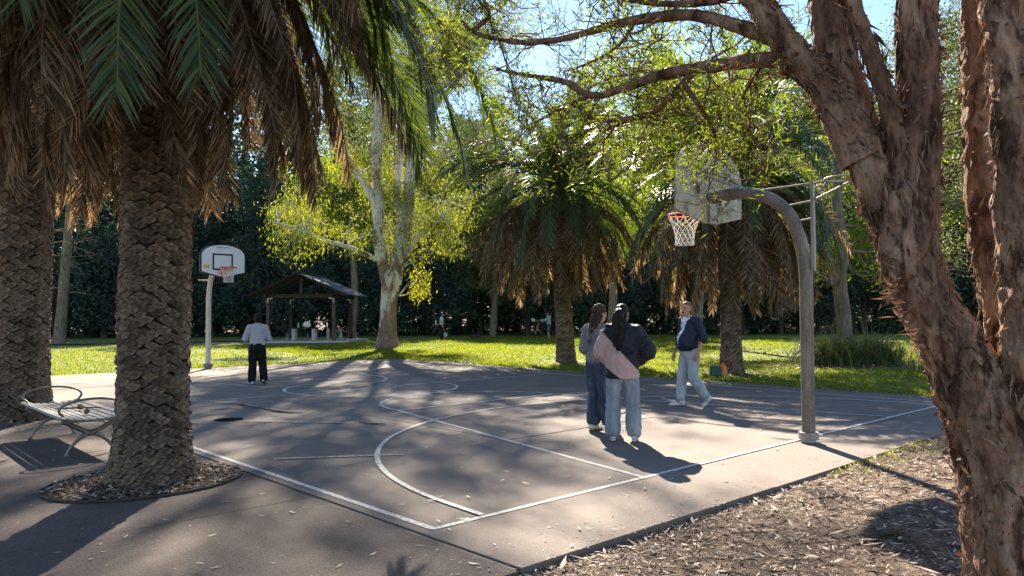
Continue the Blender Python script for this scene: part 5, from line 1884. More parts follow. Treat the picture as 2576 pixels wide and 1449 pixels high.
strap_clump('strap-leaf clump at the right of the bed, feathery top', (c2.x, c2.y + .5, -0.03), 1300, 1.2, 1.8, 2)
c3 = gnd(2022, 910)
strap_clump('small strap-leaf clump showing left of the near hoop pole', (c3.x + .2, c3.y + .2, -0.03), 450, 0.6, 1.0, 3)
c4 = gnd(2490, 945)
strap_clump('strap-leaf clump glimpsed between the paperbark stems', (c4.x, c4.y + .3, -0.03), 600, 0.85, 1.3, 4)
rs = np.random.RandomState(8)
n = 2600
P = np.stack([10.2 + rs.normal(size=n) * 1.5, 22.0 + rs.normal(size=n) * .7, 0.0 + rs.rand(n) * 0.03], 1)
tag(litter_mesh(P, rs, 0.04, 0.13, 0.3, 0.3).build('litter_patch', M['litter']), 'brown mulch and leaves around the strap-leaf clumps', 'leaf litter', kind='stuff')

# dry frond sheath lying on the mulch
f1, f2 = gnd(2145, 1385, -0.08), gnd(2340, 1345, -0.08)
ft = thing('fallen_frond', 'dry orange-brown frond piece lying on the mulch by the paperbark', 'frond', f1)
mb = MB()
dv = np.array(f2 - f1)
P = smooth_path([np.zeros(3) + [0, 0, .02], dv * .35 + [0, 0, .05], dv * .7 + [0, .03, .05]], 8)
addtube(mb, P, np.linspace(.022, .008, 8), 6, True, rnd=.4, flat=.6)
mb.build('sheath', M['rachis_dead'], ft, True)
r = np.random.RandomState(4)
mb = MB()
for i in range(60):
    t0 = r.rand() * .8
    p = P[int(t0 * 7)] + np.array([0, 0, .005])
    d = dv / np.linalg.norm(dv) + r.normal(size=3) * np.array([.25, .25, .22])
    d[2] = abs(d[2]) * .5
    L = .1 + .22 * r.rand()
    addtube(mb, smooth_path([p, p + d * L * .5 + [0, 0, .01], p + d * L], 5), np.linspace(.003, .001, 5), 3, False, rnd=r.rand())
mb.build('fibres', M['frond_dead'], ft)

# bare-branched pine at the far left
pb = Vector((-26.5, 44.0, -0.1))
pt2 = thing('pine_tree', 'pine with bare dead side branches seen between the two near palms', 'tree', pb)
R_ = np.random.RandomState(31)
mb = MB()
rough_tube(mb, [(0, 0, 0), (0.1, 0, 1), (.35, 0, 5), (.6, 0, 9.5), (.7, 0, 14)], [.42, .31, .25, .19, .07], 14, .05, 2.5, 9, n=30)
mb.build('trunk', M['grey_bark'], pt2, True)
tr, lm = MB(), MB()
for i in range(34):
    z = 3 + i * .2 + R_.rand() * .2
    a = R_.rand() * 2 * PI
    L = .9 + 1.2 * R_.rand()
    b0_ = np.array([.07 * z, 0, z])
    d = np.array([math.cos(a), .6 * math.sin(a), -.1 + .2 * R_.rand()])
    grow(tr, [], b0_, d, L, .035, 1, R_, .5, .0, 2, .008, .6, 4)
tr.build('dead_branches', M['grey_bark'], pt2, True)
tips = []
tr = MB()
for i in range(26):
    z = 9 + i * .22
    a = R_.rand() * 2 * PI
    grow(tr, tips, np.array([.06 * z, 0, z]), np.array([math.cos(a), math.sin(a), .1]), 1.8, .05, 2, R_, .5, .03, 3, .01, .7, 4)
tr.build('branches', M['grey_bark'], pt2, True)
leaf_cloud(lm, tips, R_, 10, .3, .3, .07, hang=.2)
lm.build('crown', M['hazed_pine_leaf'], pt2)

# ================================================================== PEOPLE
def cap_part(p0, r0, p1, r1, k=14, flat=1.0, side=(1, 0, 0)):
    """closed tapered capsule; cross section r along `side`, r*flat across it"""
    p0 = np.asarray(p0, float); p1 = np.asarray(p1, float)
    d = p1 - p0
    L = np.linalg.norm(d)
    d = d / (L + 1e-9)
    s = np.asarray(side, float)
    s = s - d * (s @ d)
    if np.linalg.norm(s) < 1e-3:
        s = np.array([0, 1.0, 0]) - d * d[1]
    s /= np.linalg.norm(s)
    t = np.cross(d, s)
    A, R = [], []
    for q in np.radians([85, 60, 30]):
        A.append(-r0 * math.sin(q)); R.append(r0 * math.cos(q))
    for q in np.linspace(0, 1, 4):
        A.append(L * q); R.append(r0 + (r1 - r0) * q)
    for q in np.radians([30, 60, 85]):
        A.append(L + r1 * math.sin(q)); R.append(r1 * math.cos(q))
    a = np.arange(k) * 2 * PI / k
    C = p0 + np.array(A)[:, None] * d
    Rr = np.array(R)[:, None, None]
    V = (C[:, None] + Rr * (np.cos(a)[None, :, None] * s + flat * np.sin(a)[None, :, None] * t)).reshape(-1, 3)
    n = len(A)
    F = []
    for i in range(n - 1):
        for j in range(k):
            F.append((i * k + j, i * k + (j + 1) % k, (i + 1) * k + (j + 1) % k, (i + 1) * k + j))
    F.append(tuple(range(k - 1, -1, -1)))
    F.append(tuple((n - 1) * k + j for j in range(k)))
    return V, F

def ell_part(c, r, rot=None):
    n, k = 9, 14
    V = []
    for i in range(n):
        q = PI * (i + 0.5) / n
        for j in range(k):
            b = 2 * PI * j / k
            V.append((r[0] * math.sin(q) * math.cos(b), r[1] * math.sin(q) * math.sin(b), -r[2] * math.cos(q)))
    V = np.array(V)
    if rot is not None:
        V = V @ np.array(rot).T
    V = V + np.asarray(c, float)
    F = []
    for i in range(n - 1):
        for j in range(k):
            F.append((i * k + j, i * k + (j + 1) % k, (i + 1) * k + (j + 1) % k, (i + 1) * k + j))
    F.append(tuple(range(k - 1, -1, -1)))
    F.append(tuple((n - 1) * k + j for j in range(k)))
    return V, F

def blob(name, parts, mat, parent, voxel=0.012, it=6, wrinkle=0.0, wf=14, ws=(1, 1, 0.5), seed=0, clip=None):
    """union of closed parts -> one continuous smooth surface"""
    Vs, Fs, n = [], [], 0
    for V, F in parts:
        Vs.append(V)
        Fs += [tuple(i + n for i in f) for f in F]
        n += len(V)
    me = bpy.data.meshes.new(name)
    me.from_pydata(np.vstack(Vs).tolist(), [], Fs)
    me.update()
    o = bpy.data.objects.new(name, me)
    COL.objects.link(o)
    m = o.modifiers.new('r', 'REMESH')
    m.mode = 'VOXEL'
    m.voxel_size = voxel
    m2 = o.modifiers.new('s', 'SMOOTH')
    m2.factor = 0.5
    m2.iterations = it
    dg = bpy.context.evaluated_depsgraph_get()
    dg.update()
    me2 = bpy.data.meshes.new_from_object(o.evaluated_get(dg))
    bpy.data.objects.remove(o)
    bpy.data.meshes.remove(me)
    me2.name = name
    if wrinkle:
        nv = len(me2.vertices)
        co = np.empty(nv * 3, np.float32); me2.vertices.foreach_get('co', co); co = co.reshape(-1, 3).astype(float)
        no = np.empty(nv * 3, np.float32); me2.vertices.foreach_get('normal', no); no = no.reshape(-1, 3)
        q = co * wf * np.array(ws)
        q = q + 0.7 * np.stack([vnoise(co * wf * .5, seed + 1), vnoise(co * wf * .5, seed + 2), vnoise(co * wf * .5, seed + 3)], 1)
        h = 1 - 2 * np.abs(fbm(q, 3, seed))
        co = co + no * ((h - 0.6) * wrinkle)[:, None]
        me2.vertices.foreach_set('co', co.astype(np.float32).ravel())
    if clip is not None:
        nv = len(me2.vertices)
        co = np.empty(nv * 3, np.float32); me2.vertices.foreach_get('co', co); co = co.reshape(-1, 3)
        co[:, 2] = np.maximum(co[:, 2], clip)
        me2.vertices.foreach_set('co', co.ravel())
    me2.materials.clear()
    me2.materials.append(mat)
    me2.polygons.foreach_set('use_smooth', np.ones(len(me2.polygons), bool))
    me2.update()
    return link(name, me2, parent)

def hand_parts(w, d, n, s=1.0, curl=0.5, thumb=1):
    """palm, four fingers and a thumb; w wrist, d pointing direction, n back-of-hand normal"""
    w = np.asarray(w, float); d = np.asarray(d, float); n = np.asarray(n, float)
    d = d / np.linalg.norm(d)
    n = n - d * (n @ d)
    n /= np.linalg.norm(n)
    sd = np.cross(d, n)
    P = [cap_part(w - d * .03, .024 * s, w + d * 0.07 * s, 0.036 * s, flat=0.45, side=sd)]
    for i, (o, L) in enumerate(((-.033, .072), (-.011, .08), (.011, .075), (.033, .06))):
        b = w + d * .085 * s + sd * o * s
        m1 = b + (d * math.cos(curl * .5) - n * math.sin(curl * .5)) * L * .5 * s
        e = m1 + (d * math.cos(curl * 1.3) - n * math.sin(curl * 1.3)) * L * .5 * s
        P += [cap_part(b, .0095 * s, m1, .0088 * s, 8), cap_part(m1, .0088 * s, e, .0072 * s, 8)]
    b = w + d * .03 * s + sd * .03 * thumb * s * -1
    m1 = b + (d * .7 + sd * -.6 * thumb - n * .25) * .035 * s
    e = m1 + (d * .9 + sd * -.2 * thumb - n * .3) * .03 * s
    P += [cap_part(b, .012 * s, m1, .011 * s, 8), cap_part(m1, .0105 * s, e, .009 * s, 8)]
    return P

def head_parts(c, R, s=1.0):
    """skull, face, jaw, nose, ears; R turns and tilts it"""
    R = np.array(R)
    c = np.asarray(c, float)
    def E(o, r):
        return ell_part(c + R @ (np.array(o) * s), np.array(r) * s, R)
    P = [E((0, -.012, .028), (.076, .097, .088)), E((0, .022, -.03), (.062, .07, .085)), E((0, .045, -.082), (.042, .042, .032)),
         E((.074, -.008, -.012), (.012, .02, .032)), E((-.074, -.008, -.012), (.012, .02, .032)),
         E((0, .088, -.062), (.024, .012, .012)), E((.03, .075, -.022), (.022, .014, .016)), E((-.03, .075, -.022), (.022, .014, .016))]
    a = c + R @ (np.array((0, .086, .006)) * s)
    b = c + R @ (np.array((0, .106, -.03)) * s)
    P.append(cap_part(a, .009 * s, b, .0145 * s, 8))
    return P

SKIN = {k: surf('skin_' + k, [(0.3, a), (0.7, b)], 12, 0.5, 0.08, 60) for k, a, b in (('fair', (0.4, 0.22, 0.15), (0.52, 0.3, 0.21)), ('tan', (0.3, 0.165, 0.11), (0.4, 0.23, 0.155)), ('ruddy', (0.4, 0.19, 0.125), (0.52, 0.265, 0.18)))}
HAIR = {k: surf('hair_' + k, [(0.3, a), (0.7, b)], 30, 0.45, 0.5, 120, stretch=(1, 1, 0.12), spec=0.18, bdist=0.01) for k, a, b in (('black', (0.005, 0.005, 0.006), (0.016, 0.014, 0.014)), ('brown', (0.035, 0.016, 0.011), (0.085, 0.04, 0.027)), ('greying', (0.09, 0.058, 0.04), (0.19, 0.13, 0.09)))}
def cloth(name, a, b, scale=9, rough=0.9, bump=0.25, bs=160):
    return surf(name, [(0.3, a), (0.7, b)], scale, rough, bump, bs, spec=0.15, bdist=0.003)
M['denim_pale'] = surf('pale_denim', [(0.28, (0.16, 0.2, 0.25)), (0.5, (0.25, 0.29, 0.335)), (0.72, (0.38, 0.41, 0.44))], 5, 0.9, 0.3, 160, stretch=(1.6, 1.6, .6), spec=.15, bdist=.003)
M['denim_light'] = surf('light_denim', [(0.28, (0.26, 0.31, 0.37)), (0.5, (0.36, 0.405, 0.455)), (0.72, (0.48, 0.51, 0.54))], 5, 0.9, 0.3, 160, stretch=(1.6, 1.6, .6), spec=.15, bdist=.003)
M['denim_dark'] = surf('dark_denim', [(0.3, (0.03, 0.045, 0.075)), (0.55, (0.06, 0.085, 0.13)), (0.75, (0.16, 0.2, 0.26))], 6, 0.9, 0.3, 160, stretch=(1.6, 1.6, .5), spec=.15, bdist=.003)
M['knit_grey'] = cloth('grey_knit', (0.16, 0.165, 0.18), (0.26, 0.265, 0.28), 14, bump=0.8, bs=90)
M['shirt_grey'] = cloth('pale_grey_shirt', (0.36, 0.36, 0.4), (0.45, 0.45, 0.49), 6)
M['black_cloth'] = cloth('black_cloth', (0.008, 0.008, 0.009), (0.02, 0.02, 0.021), 8)
M['tee_blue'] = cloth('pale_blue_tee', (0.42, 0.5, 0.56), (0.52, 0.6, 0.66))
M['hoodie'] = cloth('grey_hoodie', (0.25, 0.3, 0.31), (0.36, 0.41, 0.42))
M['shorts'] = cloth('dark_shorts', (0.06, 0.07, 0.085), (0.1, 0.11, 0.13))
M['shoe_white'] = surf('white_shoe', [(0.3, (0.55, 0.53, 0.5)), (0.7, (0.72, 0.7, 0.67))], 14, 0.6, 0.1)
M['shoe_red'] = surf('red_shoe', [(0.3, (0.3, 0.06, 0.035)), (0.7, (0.42, 0.1, 0.06))], 14, 0.6, 0.1)
M['sole_brown'] = surf('gum_sole', [(0.3, (0.24, 0.1, 0.06)), (0.7, (0.34, 0.15, 0.09))], 14, 0.6, 0.1)
M['shirt_white'] = cloth('white_shirt', (0.62, 0.66, 0.72), (0.75, 0.78, 0.82))
M['eye'] = surf('eye_dark', [(0.3, (0.01, 0.008, 0.006)), (0.7, (0.03, 0.02, 0.015))], 9, 0.2, 0)
M['mouth'] = surf('mouth_dark', [(0.3, (0.05, 0.012, 0.01)), (0.7, (0.09, 0.02, 0.018))], 9, 0.5, 0)

def panel_mat(name, expr, ca, cb):
    """two-colour garment; expr builds a factor socket from the object coordinates"""
    m, nt, out = new_mat(name)
    tc = nt.nodes.new('ShaderNodeTexCoord')
    sx = nt.nodes.new('ShaderNodeSeparateXYZ')
    nt.links.new(tc.outputs['Object'], sx.inputs[0])
    def mth(op, a, b=None):
        n = nt.nodes.new('ShaderNodeMath')
        n.operation = op
        for i, v in enumerate((a, b)):
            if v is None:
                continue
            if isinstance(v, (int, float)):
                n.inputs[i].default_value = v
            else:
                nt.links.new(v, n.inputs[i])
        return n.outputs[0]
    fac = expr(mth, sx.outputs[0], sx.outputs[1], sx.outputs[2])
    mx = nt.nodes.new('ShaderNodeMix')
    mx.data_type = 'RGBA'
    mx.inputs[6].default_value = (*ca, 1)
    mx.inputs[7].default_value = (*cb, 1)
    nt.links.new(fac, mx.inputs[0])
    b = nt.nodes.new('ShaderNodeBsdfPrincipled')
    b.inputs['Roughness'].default_value = 0.6
    b.inputs['Specular IOR Level'].default_value = 0.3
    nt.links.new(mx.outputs[2], b.inputs['Base Color'])
    nb = noise_node(nt, 18, 4, 0.6)
    bp = nt.nodes.new('ShaderNodeBump')
    bp.inputs['Strength'].default_value = 0.4
    bp.inputs['Distance'].default_value = 0.01
    nt.links.new(nb.outputs['Fac'], bp.inputs['Height'])
    nt.links.new(bp.outputs[0], b.inputs['Normal'])
    nt.links.new(b.outputs[0], out.inputs[0])
    return m
def pink_expr(m, x, y, z):
    top = m('LESS_THAN', m('ADD', z, m('MULTIPLY', x, 1.09)), 1.06)
    bot = m('GREATER_THAN', m('ADD', z, m('MULTIPLY', x, 0.75)), 0.74)
    return m('MULTIPLY', m('MULTIPLY', top, bot), m('LESS_THAN', x, 0.235))
M['bomber'] = panel_mat('bomber_jacket', pink_expr, (0.010, 0.012, 0.022), (0.5, 0.34, 0.32))
def zip_expr(m, x, y, z):
    w = m('MULTIPLY', m('SUBTRACT', z, 1.0), 0.16)
    return m('MULTIPLY', m('LESS_THAN', m('ABSOLUTE', m('ADD', x, 0.0)), w), m('GREATER_THAN', y, 0.0))
M['navy_top'] = panel_mat('navy_cardigan', zip_expr, (0.012, 0.017, 0.04), (0.45, 0.55, 0.68))

def rotm(yaw=0, pitch=0, roll=0):
    return np.array(Matrix.Rotation(yaw, 3, 'Z') @ Matrix.Rotation(pitch, 3, 'X') @ Matrix.Rotation(roll, 3, 'Y'))

def shoe(parent, ank, yaw, tilt, mat, sole, L=0.26, stripes=True, name='shoe'):
    """low sneaker: ank = ankle joint, toe direction = yaw, tilt > 0 lifts the heel"""
    R = rotm(yaw, -tilt)
    a = np.asarray(ank, float)
    def q(p):
        return a + R @ (np.array(p, float))
    P = [cap_part(q((0, -.045, -.035)), .036, q((0, .06, -.045)), .034, flat=.9), cap_part(q((0, .05, -.048)), .036, q((0, L - .085, -.056)), .03, flat=.7), cap_part(q((0, -.03, 0.0)), .038, q((0, 0.02, -.03)), .036)]
    s = blob(name, P, mat, parent, 0.008, 4)
    S = [cap_part(q((0, -.045, -.072)), .036, q((0, .05, -.072)), .036, flat=.32), cap_part(q((0, .05, -.072)), .037, q((0, L - .08, -.072)), .033, flat=.32)]
    blob('sole', S, sole, s, 0.008, 2)
    if stripes:
        for i in range(3):
            for e in (-1, 1):
                mb = MB()
                mb.add(*beam(q((e * .034, .005 + i * .028, -.06)), q((e * .026, .03 + i * .028, -.012)), .004, .011, up=R @ np.array((0, 1.0, 0))))
                mb.build('stripe', M['black_trim'], s)
    return s

def face_bits(parent, c, R, s=1.0, mouth=0.012, brow='black'):
    R = np.array(R)
    c = np.asarray(c, float)
    for e in (-1, 1):
        V, F = ell_part(c + R @ (np.array((e * .031, .083, -.006)) * s), np.array((.014, .006, .006)) * s, R)
        pyd('eye', (V, F), M['eye'], parent, True)
        V, F = cap_part(c + R @ (np.array((e * .015, .094, .016)) * s), .004 * s, c + R @ (np.array((e * .048, .08, .016)) * s), .003 * s, 8)
        pyd('eyebrow', (V, F), HAIR[brow], parent, True)
    V, F = ell_part(c + R @ (np.array((0, .092, -.066)) * s), np.array((.019, .011, mouth)) * s, R)
    pyd('mouth', (V, F), M['mouth'], parent, True)

def figure(label, loc, rz, J, skin, seed=0, voxel=0.009, hands=True, hd=None, lean=0):
    """bare figure through the joints J (local: x right, y forward, z up)"""
    t = thing('person', label, 'person', loc, rz)
    P = []
    A = {k: np.array(v, float) for k, v in J.items() if k not in ('headR', 'hs')}
    hs = J.get('hs', 1.0)
    P += [cap_part(A['pelvis'], .12, A['chest'], .115, flat=.75), cap_part(A['chest'], .12, (A['shL'] + A['shR']) / 2, .09, flat=.7), cap_part(A['shL'], .05, A['shR'], .05)]
    nk = (A['shL'] + A['shR']) / 2 + np.array([0, 0, .02])
    P += [cap_part(nk, .05, A['head'] - np.array([0, 0, .05]), .046)]
    P += head_parts(A['head'], J['headR'], hs)
    for s in 'LR':
        P += [cap_part(A['pelvis'] + (A['hip' + s] - A['pelvis']) * .6, .1, A['hip' + s], .085), cap_part(A['hip' + s], .082, A['kn' + s], .055), cap_part(A['kn' + s], .055, A['an' + s], .036)]
        P += [cap_part(A['sh' + s], .048, A['el' + s], .038), cap_part(A['el' + s], .038, A['wr' + s], .026)]
        # foot inside the shoe
        P += [cap_part(A['an' + s], .03, A['an' + s] + np.array([0, .03, -.03]), .026)]
        if hands:
            d = A['wr' + s] - A['el' + s]
            d = A.get('hd' + s, d)
            nn = A.get('hn' + s, np.array([1.0 if s == 'R' else -1.0, 0.2, 0]))
            P += hand_parts(A['wr' + s], d, nn, 1.0, 0.55, 1 if s == 'L' else -1)
    blob('body', P, SKIN[skin], t, voxel, 3)
    return t, A

def legs(A, t, name, mat, r, kfl=0.0, seed=0, hem=0.07, wr=0.012, shorts=False, voxel=.012):
    """trousers: r = (hip, thigh, knee, hem radii)"""
    P = [ell_part(A['pelvis'] + np.array([0, 0, -.02]), (r[0] * 1.46, r[0] * 1.16, .16))]
    for s in 'LR':
        h, k, a = A['hip' + s], A['kn' + s], A['an' + s]
        P.append(cap_part(h, r[1], k, r[2]))
        if not shorts:
            e = k + (a - k) * (1 - hem)
            P.append(cap_part(k, r[2], e, r[3], flat=1.1))
    return blob(name, P, mat, t, voxel, 4, wr, 13, (1, 1, .6), seed)

# ---- woman in the bomber jacket, back to the camera
J = dict(pelvis=(0, 0, .88), chest=(0, .0, 1.16), shL=(-.165, 0, 1.34), shR=(.165, 0, 1.34), head=(0.01, .035, 1.545), headR=rotm(rad(-28)), hipL=(-.095, 0, .84), hipR=(.095, 0, .84),
         knL=(-.115, .02, .46), knR=(.12, .02, .46), anL=(-.125, -.01, .08), anR=(.135, -.02, .08), elL=(-.205, .07, 1.07), elR=(.265, .02, 1.08), wrL=(-.12, .22, .95), wrR=(.15, .2, .95), hs=1.0)
wa_loc = Vector((1.35, 9.25, 0.002))
t, A = figure('woman in navy and pink bomber jacket with long black ponytail, back to us', wa_loc, rad(-8), J, 'tan', 1)
face_bits(t, A['head'], J['headR'])
legs(A, t, 'jeans', M['denim_pale'], (.122, .105, .09, .098), seed=4, hem=.1, wr=.018)
P = [cap_part((0, -.01, .84), .205, (0, -.01, 1.06), .215, flat=.76), cap_part((0, -.01, 1.06), .205, (0, -.005, 1.28), .185, flat=.74), cap_part((-.12, 0, 1.34), .085, (.12, 0, 1.34), .085), cap_part((0, 0, 1.3), .1, (0, .01, 1.43), .07)]
for s, e in (('L', -1), ('R', 1)):
    P += [cap_part(A['sh' + s] + [0, 0, -.01], .085, A['el' + s] + [e * .035, 0, 0], .112), cap_part(A['el' + s] + [e * .035, 0, 0], .11, A['wr' + s] + [e * .03, -.03, 0], .075)]
jk = blob('bomber_jacket', P, M['bomber'], t, 0.011, 4, 0.034, 8, (1, 1, .7), 11, clip=.79)
# gathered hem band
V, F, T3 = tube([(0, -.01, .755), (0, -.01, .77), (0, -.01, .80), (0, -.01, .83)], [.192, .202, .205, .2], 72, False, 1)
cyl = np.arctan2(V[:, 1], V[:, 0])
V = np.stack([V[:, 0], -.01 + (V[:, 1] + .01) * .8, V[:, 2]], 1) * (1 + np.stack([.02 * np.sin(cyl * 24), .02 * np.sin(cyl * 24), 0 * cyl], 1))
MB().add(V, F).build('hem_band', M['bomber'], jk, True)
# hair: sleek cap and a long wavy ponytail
hR = np.array(J['headR']); hc = A['head']
P = [ell_part(hc + hR @ np.array((0, -.02, .036)), (.083, .1, .088), hR), ell_part(hc + hR @ np.array((0, -.035, -.01)), (.078, .07, .08), hR)]
hair = blob('hair', P, HAIR['black'], t, 0.008, 5)
tl = smooth_path([hc + [-.02, -.1, .04], hc + [-.045, -.16, .0], hc + [-.06, -.17, -.1], hc + [-.055, -.175, -.22], hc + [-.06, -.17, -.34], hc + [-.05, -.16, -.46]], 14)
rr = np.interp(np.linspace(0, 1, 14), [0, .1, .3, .6, .85, 1], [.03, .05, .068, .075, .06, .02])
P = [cap_part(tl[i], rr[i], tl[i + 1], rr[i + 1], 12, .75) for i in range(13)]
blob('ponytail', P, HAIR['black'], t, 0.009, 3, .022, 26, (1, 1, .25), 3)
for s in 'LR':
    shoe(t, A['an' + s], rad(-6 if s == 'R' else 8), 0, M['shoe_white'], M['shoe_white'], .25, False)

def strands(name, parent, mat, roots, drop, seed, n=70, w=.0022):
    r = np.random.RandomState(seed)
    mb = MB()
    for i in range(n):
        p = roots[r.randint(len(roots))] + r.normal(size=3) * np.array([.035, .025, .03])
        L = drop * (.4 + .7 * r.rand())
        o = r.normal(size=3) * np.array([.03, .03, .01])
        ph = r.rand() * 6.28
        P = [p + np.array([o[0] * s + .008 * math.sin(ph + 9 * s), o[1] * s + .008 * math.cos(ph + 8 * s), -L * s + o[2] * s]) for s in np.linspace(0, 1, 8)]
        addtube(mb, P, np.linspace(w, w * .4, 8), 3, False)
    return mb.build(name, mat, parent)
strands('hair_strands', hair, HAIR['black'], [q + np.array([0, -.02, 0]) for q in tl[2:10]], .2, 3)

# ---- woman in the grey sweater
J = dict(pelvis=(0, 0, .88), chest=(0, .02, 1.16), shL=(-.16, 0, 1.34), shR=(.16, 0, 1.34), head=(0.0, .05, 1.55), headR=rotm(rad(-8), rad(-6)), hipL=(-.09, 0, .84), hipR=(.09, 0, .84),
         knL=(-.09, .05, .46), knR=(.1, .02, .46), anL=(-.075, -.02, .08), anR=(.09, .12, .08), elL=(-.22, -.02, 1.08), elR=(.22, .0, 1.08), wrL=(-.16, .16, .98), wrR=(.14, .2, .98), hs=1.0)
t, A = figure('woman in loose grey sweater with long brown hair, half behind the ponytailed woman', Vector((1.13, 9.98, 0.002)), rad(-48), J, 'fair', 2)
face_bits(t, A['head'], J['headR'], brow='brown')
legs(A, t, 'jeans', M['denim_dark'], (.125, .108, .088, .092), seed=5, hem=.17, wr=.018)
P = [cap_part((0, 0, .88), .17, (0, .01, 1.1), .185, flat=.8), cap_part((0, .01, 1.1), .18, (0, 0, 1.28), .165, flat=.72), cap_part((-.11, 0, 1.34), .075, (.11, 0, 1.34), .075)]
for s, e in (('L', -1), ('R', 1)):
    P += [cap_part(A['sh' + s], .075, A['el' + s], .078), cap_part(A['el' + s], .076, A['wr' + s], .06)]
blob('sweater', P, M['knit_grey'], t, 0.012, 5, 0.02, 12, (1, 1, .8), 17, clip=.82)
hR = np.array(J['headR']); hc = A['head']
P = [ell_part(hc + hR @ np.array((0, -.022, .036)), (.086, .1, .09), hR), ell_part(hc + hR @ np.array((0, -.04, -.03)), (.084, .07, .1), hR)]
tl = smooth_path([hc + [0, -.05, .02], hc + [0, -.09, -.1], hc + [-.01, -.12, -.24], hc + [-.02, -.13, -.36]], 9)
rr = np.interp(np.linspace(0, 1, 9), [0, .3, .7, 1], [.075, .085, .075, .025])
P += [cap_part(tl[i], rr[i], tl[i + 1], rr[i + 1], 12, .6) for i in range(8)]
hb_ = blob('hair', P, HAIR['brown'], t, 0.009, 3, .02, 30, (1, 1, .15), 6)
strands('hair_strands', hb_, HAIR['brown'], [q + np.array([0, -.03, 0]) for q in tl[1:8]], .22, 7, 90)
for s in 'LR':
    shoe(t, A['an' + s], 0, 0, M['shoe_white'], M['sole_brown'], .25)

# ---- walking man
J = dict(pelvis=(0, -.02, .92), chest=(0, .02, 1.2), shL=(-.19, -.02, 1.42), shR=(.19, -.02, 1.42), head=(0.0, .045, 1.625), headR=rotm(rad(22), rad(4)), hipL=(-.1, -.02, .87), hipR=(.1, -.02, .87),
         knL=(-.1, .0, .47), knR=(.1, .08, .47), anL=(-.09, -.29, .125), anR=(.1, .1, .085), elL=(-.27, -.1, 1.13), elR=(.27, -.06, 1.12), wrL=(-.25, .02, .9), wrR=(.25, .12, .88), hdL=(0.05, .25, -1), hdR=(-.05, .3, -1), hs=1.06)
man_f = math.atan2(-.42, -.9) - PI / 2
t, A = figure('grey-haired man in navy cardigan and pale jeans walking across the court', Vector((2.98, 12.72, 0.003)), man_f, J, 'ruddy', 3, .008)
face_bits(t, A['head'], J['headR'], 1.06, .015, 'greying')
legs(A, t, 'jeans', M['denim_light'], (.128, .108, .08, .078), seed=7, hem=.14, wr=.018)
P = [ell_part((0, .05, 1.07), (.19, .185, .2)), cap_part((0, 0.0, .97), .175, (0, .01, 1.15), .19, flat=.85), cap_part((0, .01, 1.15), .19, (0, -.01, 1.33), .18, flat=.72), cap_part((-.14, -.02, 1.42), .08, (.14, -.02, 1.42), .08)]
for s, e in (('L', -1), ('R', 1)):
    m_ = A['el' + s] + (A['wr' + s] - A['el' + s]) * .12
    P += [cap_part(A['sh' + s], .08, A['el' + s], .07), cap_part(A['el' + s], .07, m_, .064)]
blob('cardigan', P, M['navy_top'], t, 0.012, 8, 0.018, 9, (1, 1, .8), 23, clip=.915)
cb = MB()
addtube(cb, [(-.075, .0, 1.48), (-.09, .03, 1.46), (-.06, .085, 1.44), (-.02, .105, 1.40), (.02, .105, 1.40), (.06, .085, 1.44), (.09, .03, 1.46), (.075, -.02, 1.485), (0, -.06, 1.5), (-.075, .0, 1.48)], .02, 8, True, flat=.6)
cb.build('shirt_collar', M['shirt_white'], t, True)
mb = MB()
bel = np.array([(.155 * math.cos(a), -.02 + .125 * math.sin(a), .93) for a in np.linspace(0, 2 * PI, 33)])
addtube(mb, bel, .017, 6, False, flat=.5)
be_ = mb.build('belt', M['black_cloth'], t, True)
mb = MB()
mb.add(*box((0, .112, .93), (.04, .015, .03)))
mb.build('buckle', M['galv'], be_)
hR = np.array(J['headR']); hc = A['head']
P = [ell_part(hc + hR @ np.array((0, -.016, .062)), (.083, .096, .067), hR), ell_part(hc + hR @ np.array((0, -.055, .012)), (.084, .064, .075), hR)]
blob('hair', P, HAIR['greying'], t, 0.008, 4, .01, 40, (1, 1, 1), 9)
shoe(t, A['anR'], rad(-4), 0, M['shoe_white'], M['shoe_white'], .28)
shoe(t, A['anL'], rad(4), rad(38), M['shoe_white'], M['shoe_white'], .28)

# ---- player at the far hoop
J = dict(pelvis=(0, -.02, .84), chest=(0, 0, 1.1), shL=(-.17, 0, 1.28), shR=(.17, 0, 1.28), head=(0.0, .045, 1.475), headR=rotm(rad(8), rad(8)), hipL=(-.09, -.02, .8), hipR=(.09, -.02, .8),
         knL=(-.1, .04, .44), knR=(.11, .07, .44), anL=(-.11, -.05, .08), anR=(.15, .0, .1), elL=(-.27, .02, 1.02), elR=(.25, .04, 1.02), wrL=(-.17, .22, .98), wrR=(.13, .24, 1.0), hs=.98)
t, A = figure('dark-haired player in pale grey shirt and black trousers facing the far hoop', Vector((-5.82, 17.2, 0.002)), rad(12), J, 'tan', 4, .01)
face_bits(t, A['head'], J['headR'], .98)
legs(A, t, 'trousers', M['black_cloth'], (.122, .105, .088, .092), seed=8, hem=.06, wr=.018)
P = [cap_part((0, -.01, .82), .165, (0, 0, 1.05), .17, flat=.76), cap_part((0, 0, 1.05), .17, (0, 0, 1.22), .165, flat=.72), cap_part((-.12, 0, 1.285), .068, (.12, 0, 1.285), .068)]
for s, e in (('L', -1), ('R', 1)):
    P += [cap_part(A['sh' + s], .07, A['el' + s], .068), cap_part(A['el' + s], .066, A['wr' + s], .05)]
blob('shirt', P, M['shirt_grey'], t, 0.012, 5, 0.018, 11, (1, 1, .8), 29, clip=.77)
hR = np.array(J['headR']); hc = A['head']
P = [ell_part(hc + hR @ np.array((0, -.022, .042)), (.086, .1, .088), hR), ell_part(hc + hR @ np.array((0, -.05, -.01)), (.08, .06, .075), hR)]
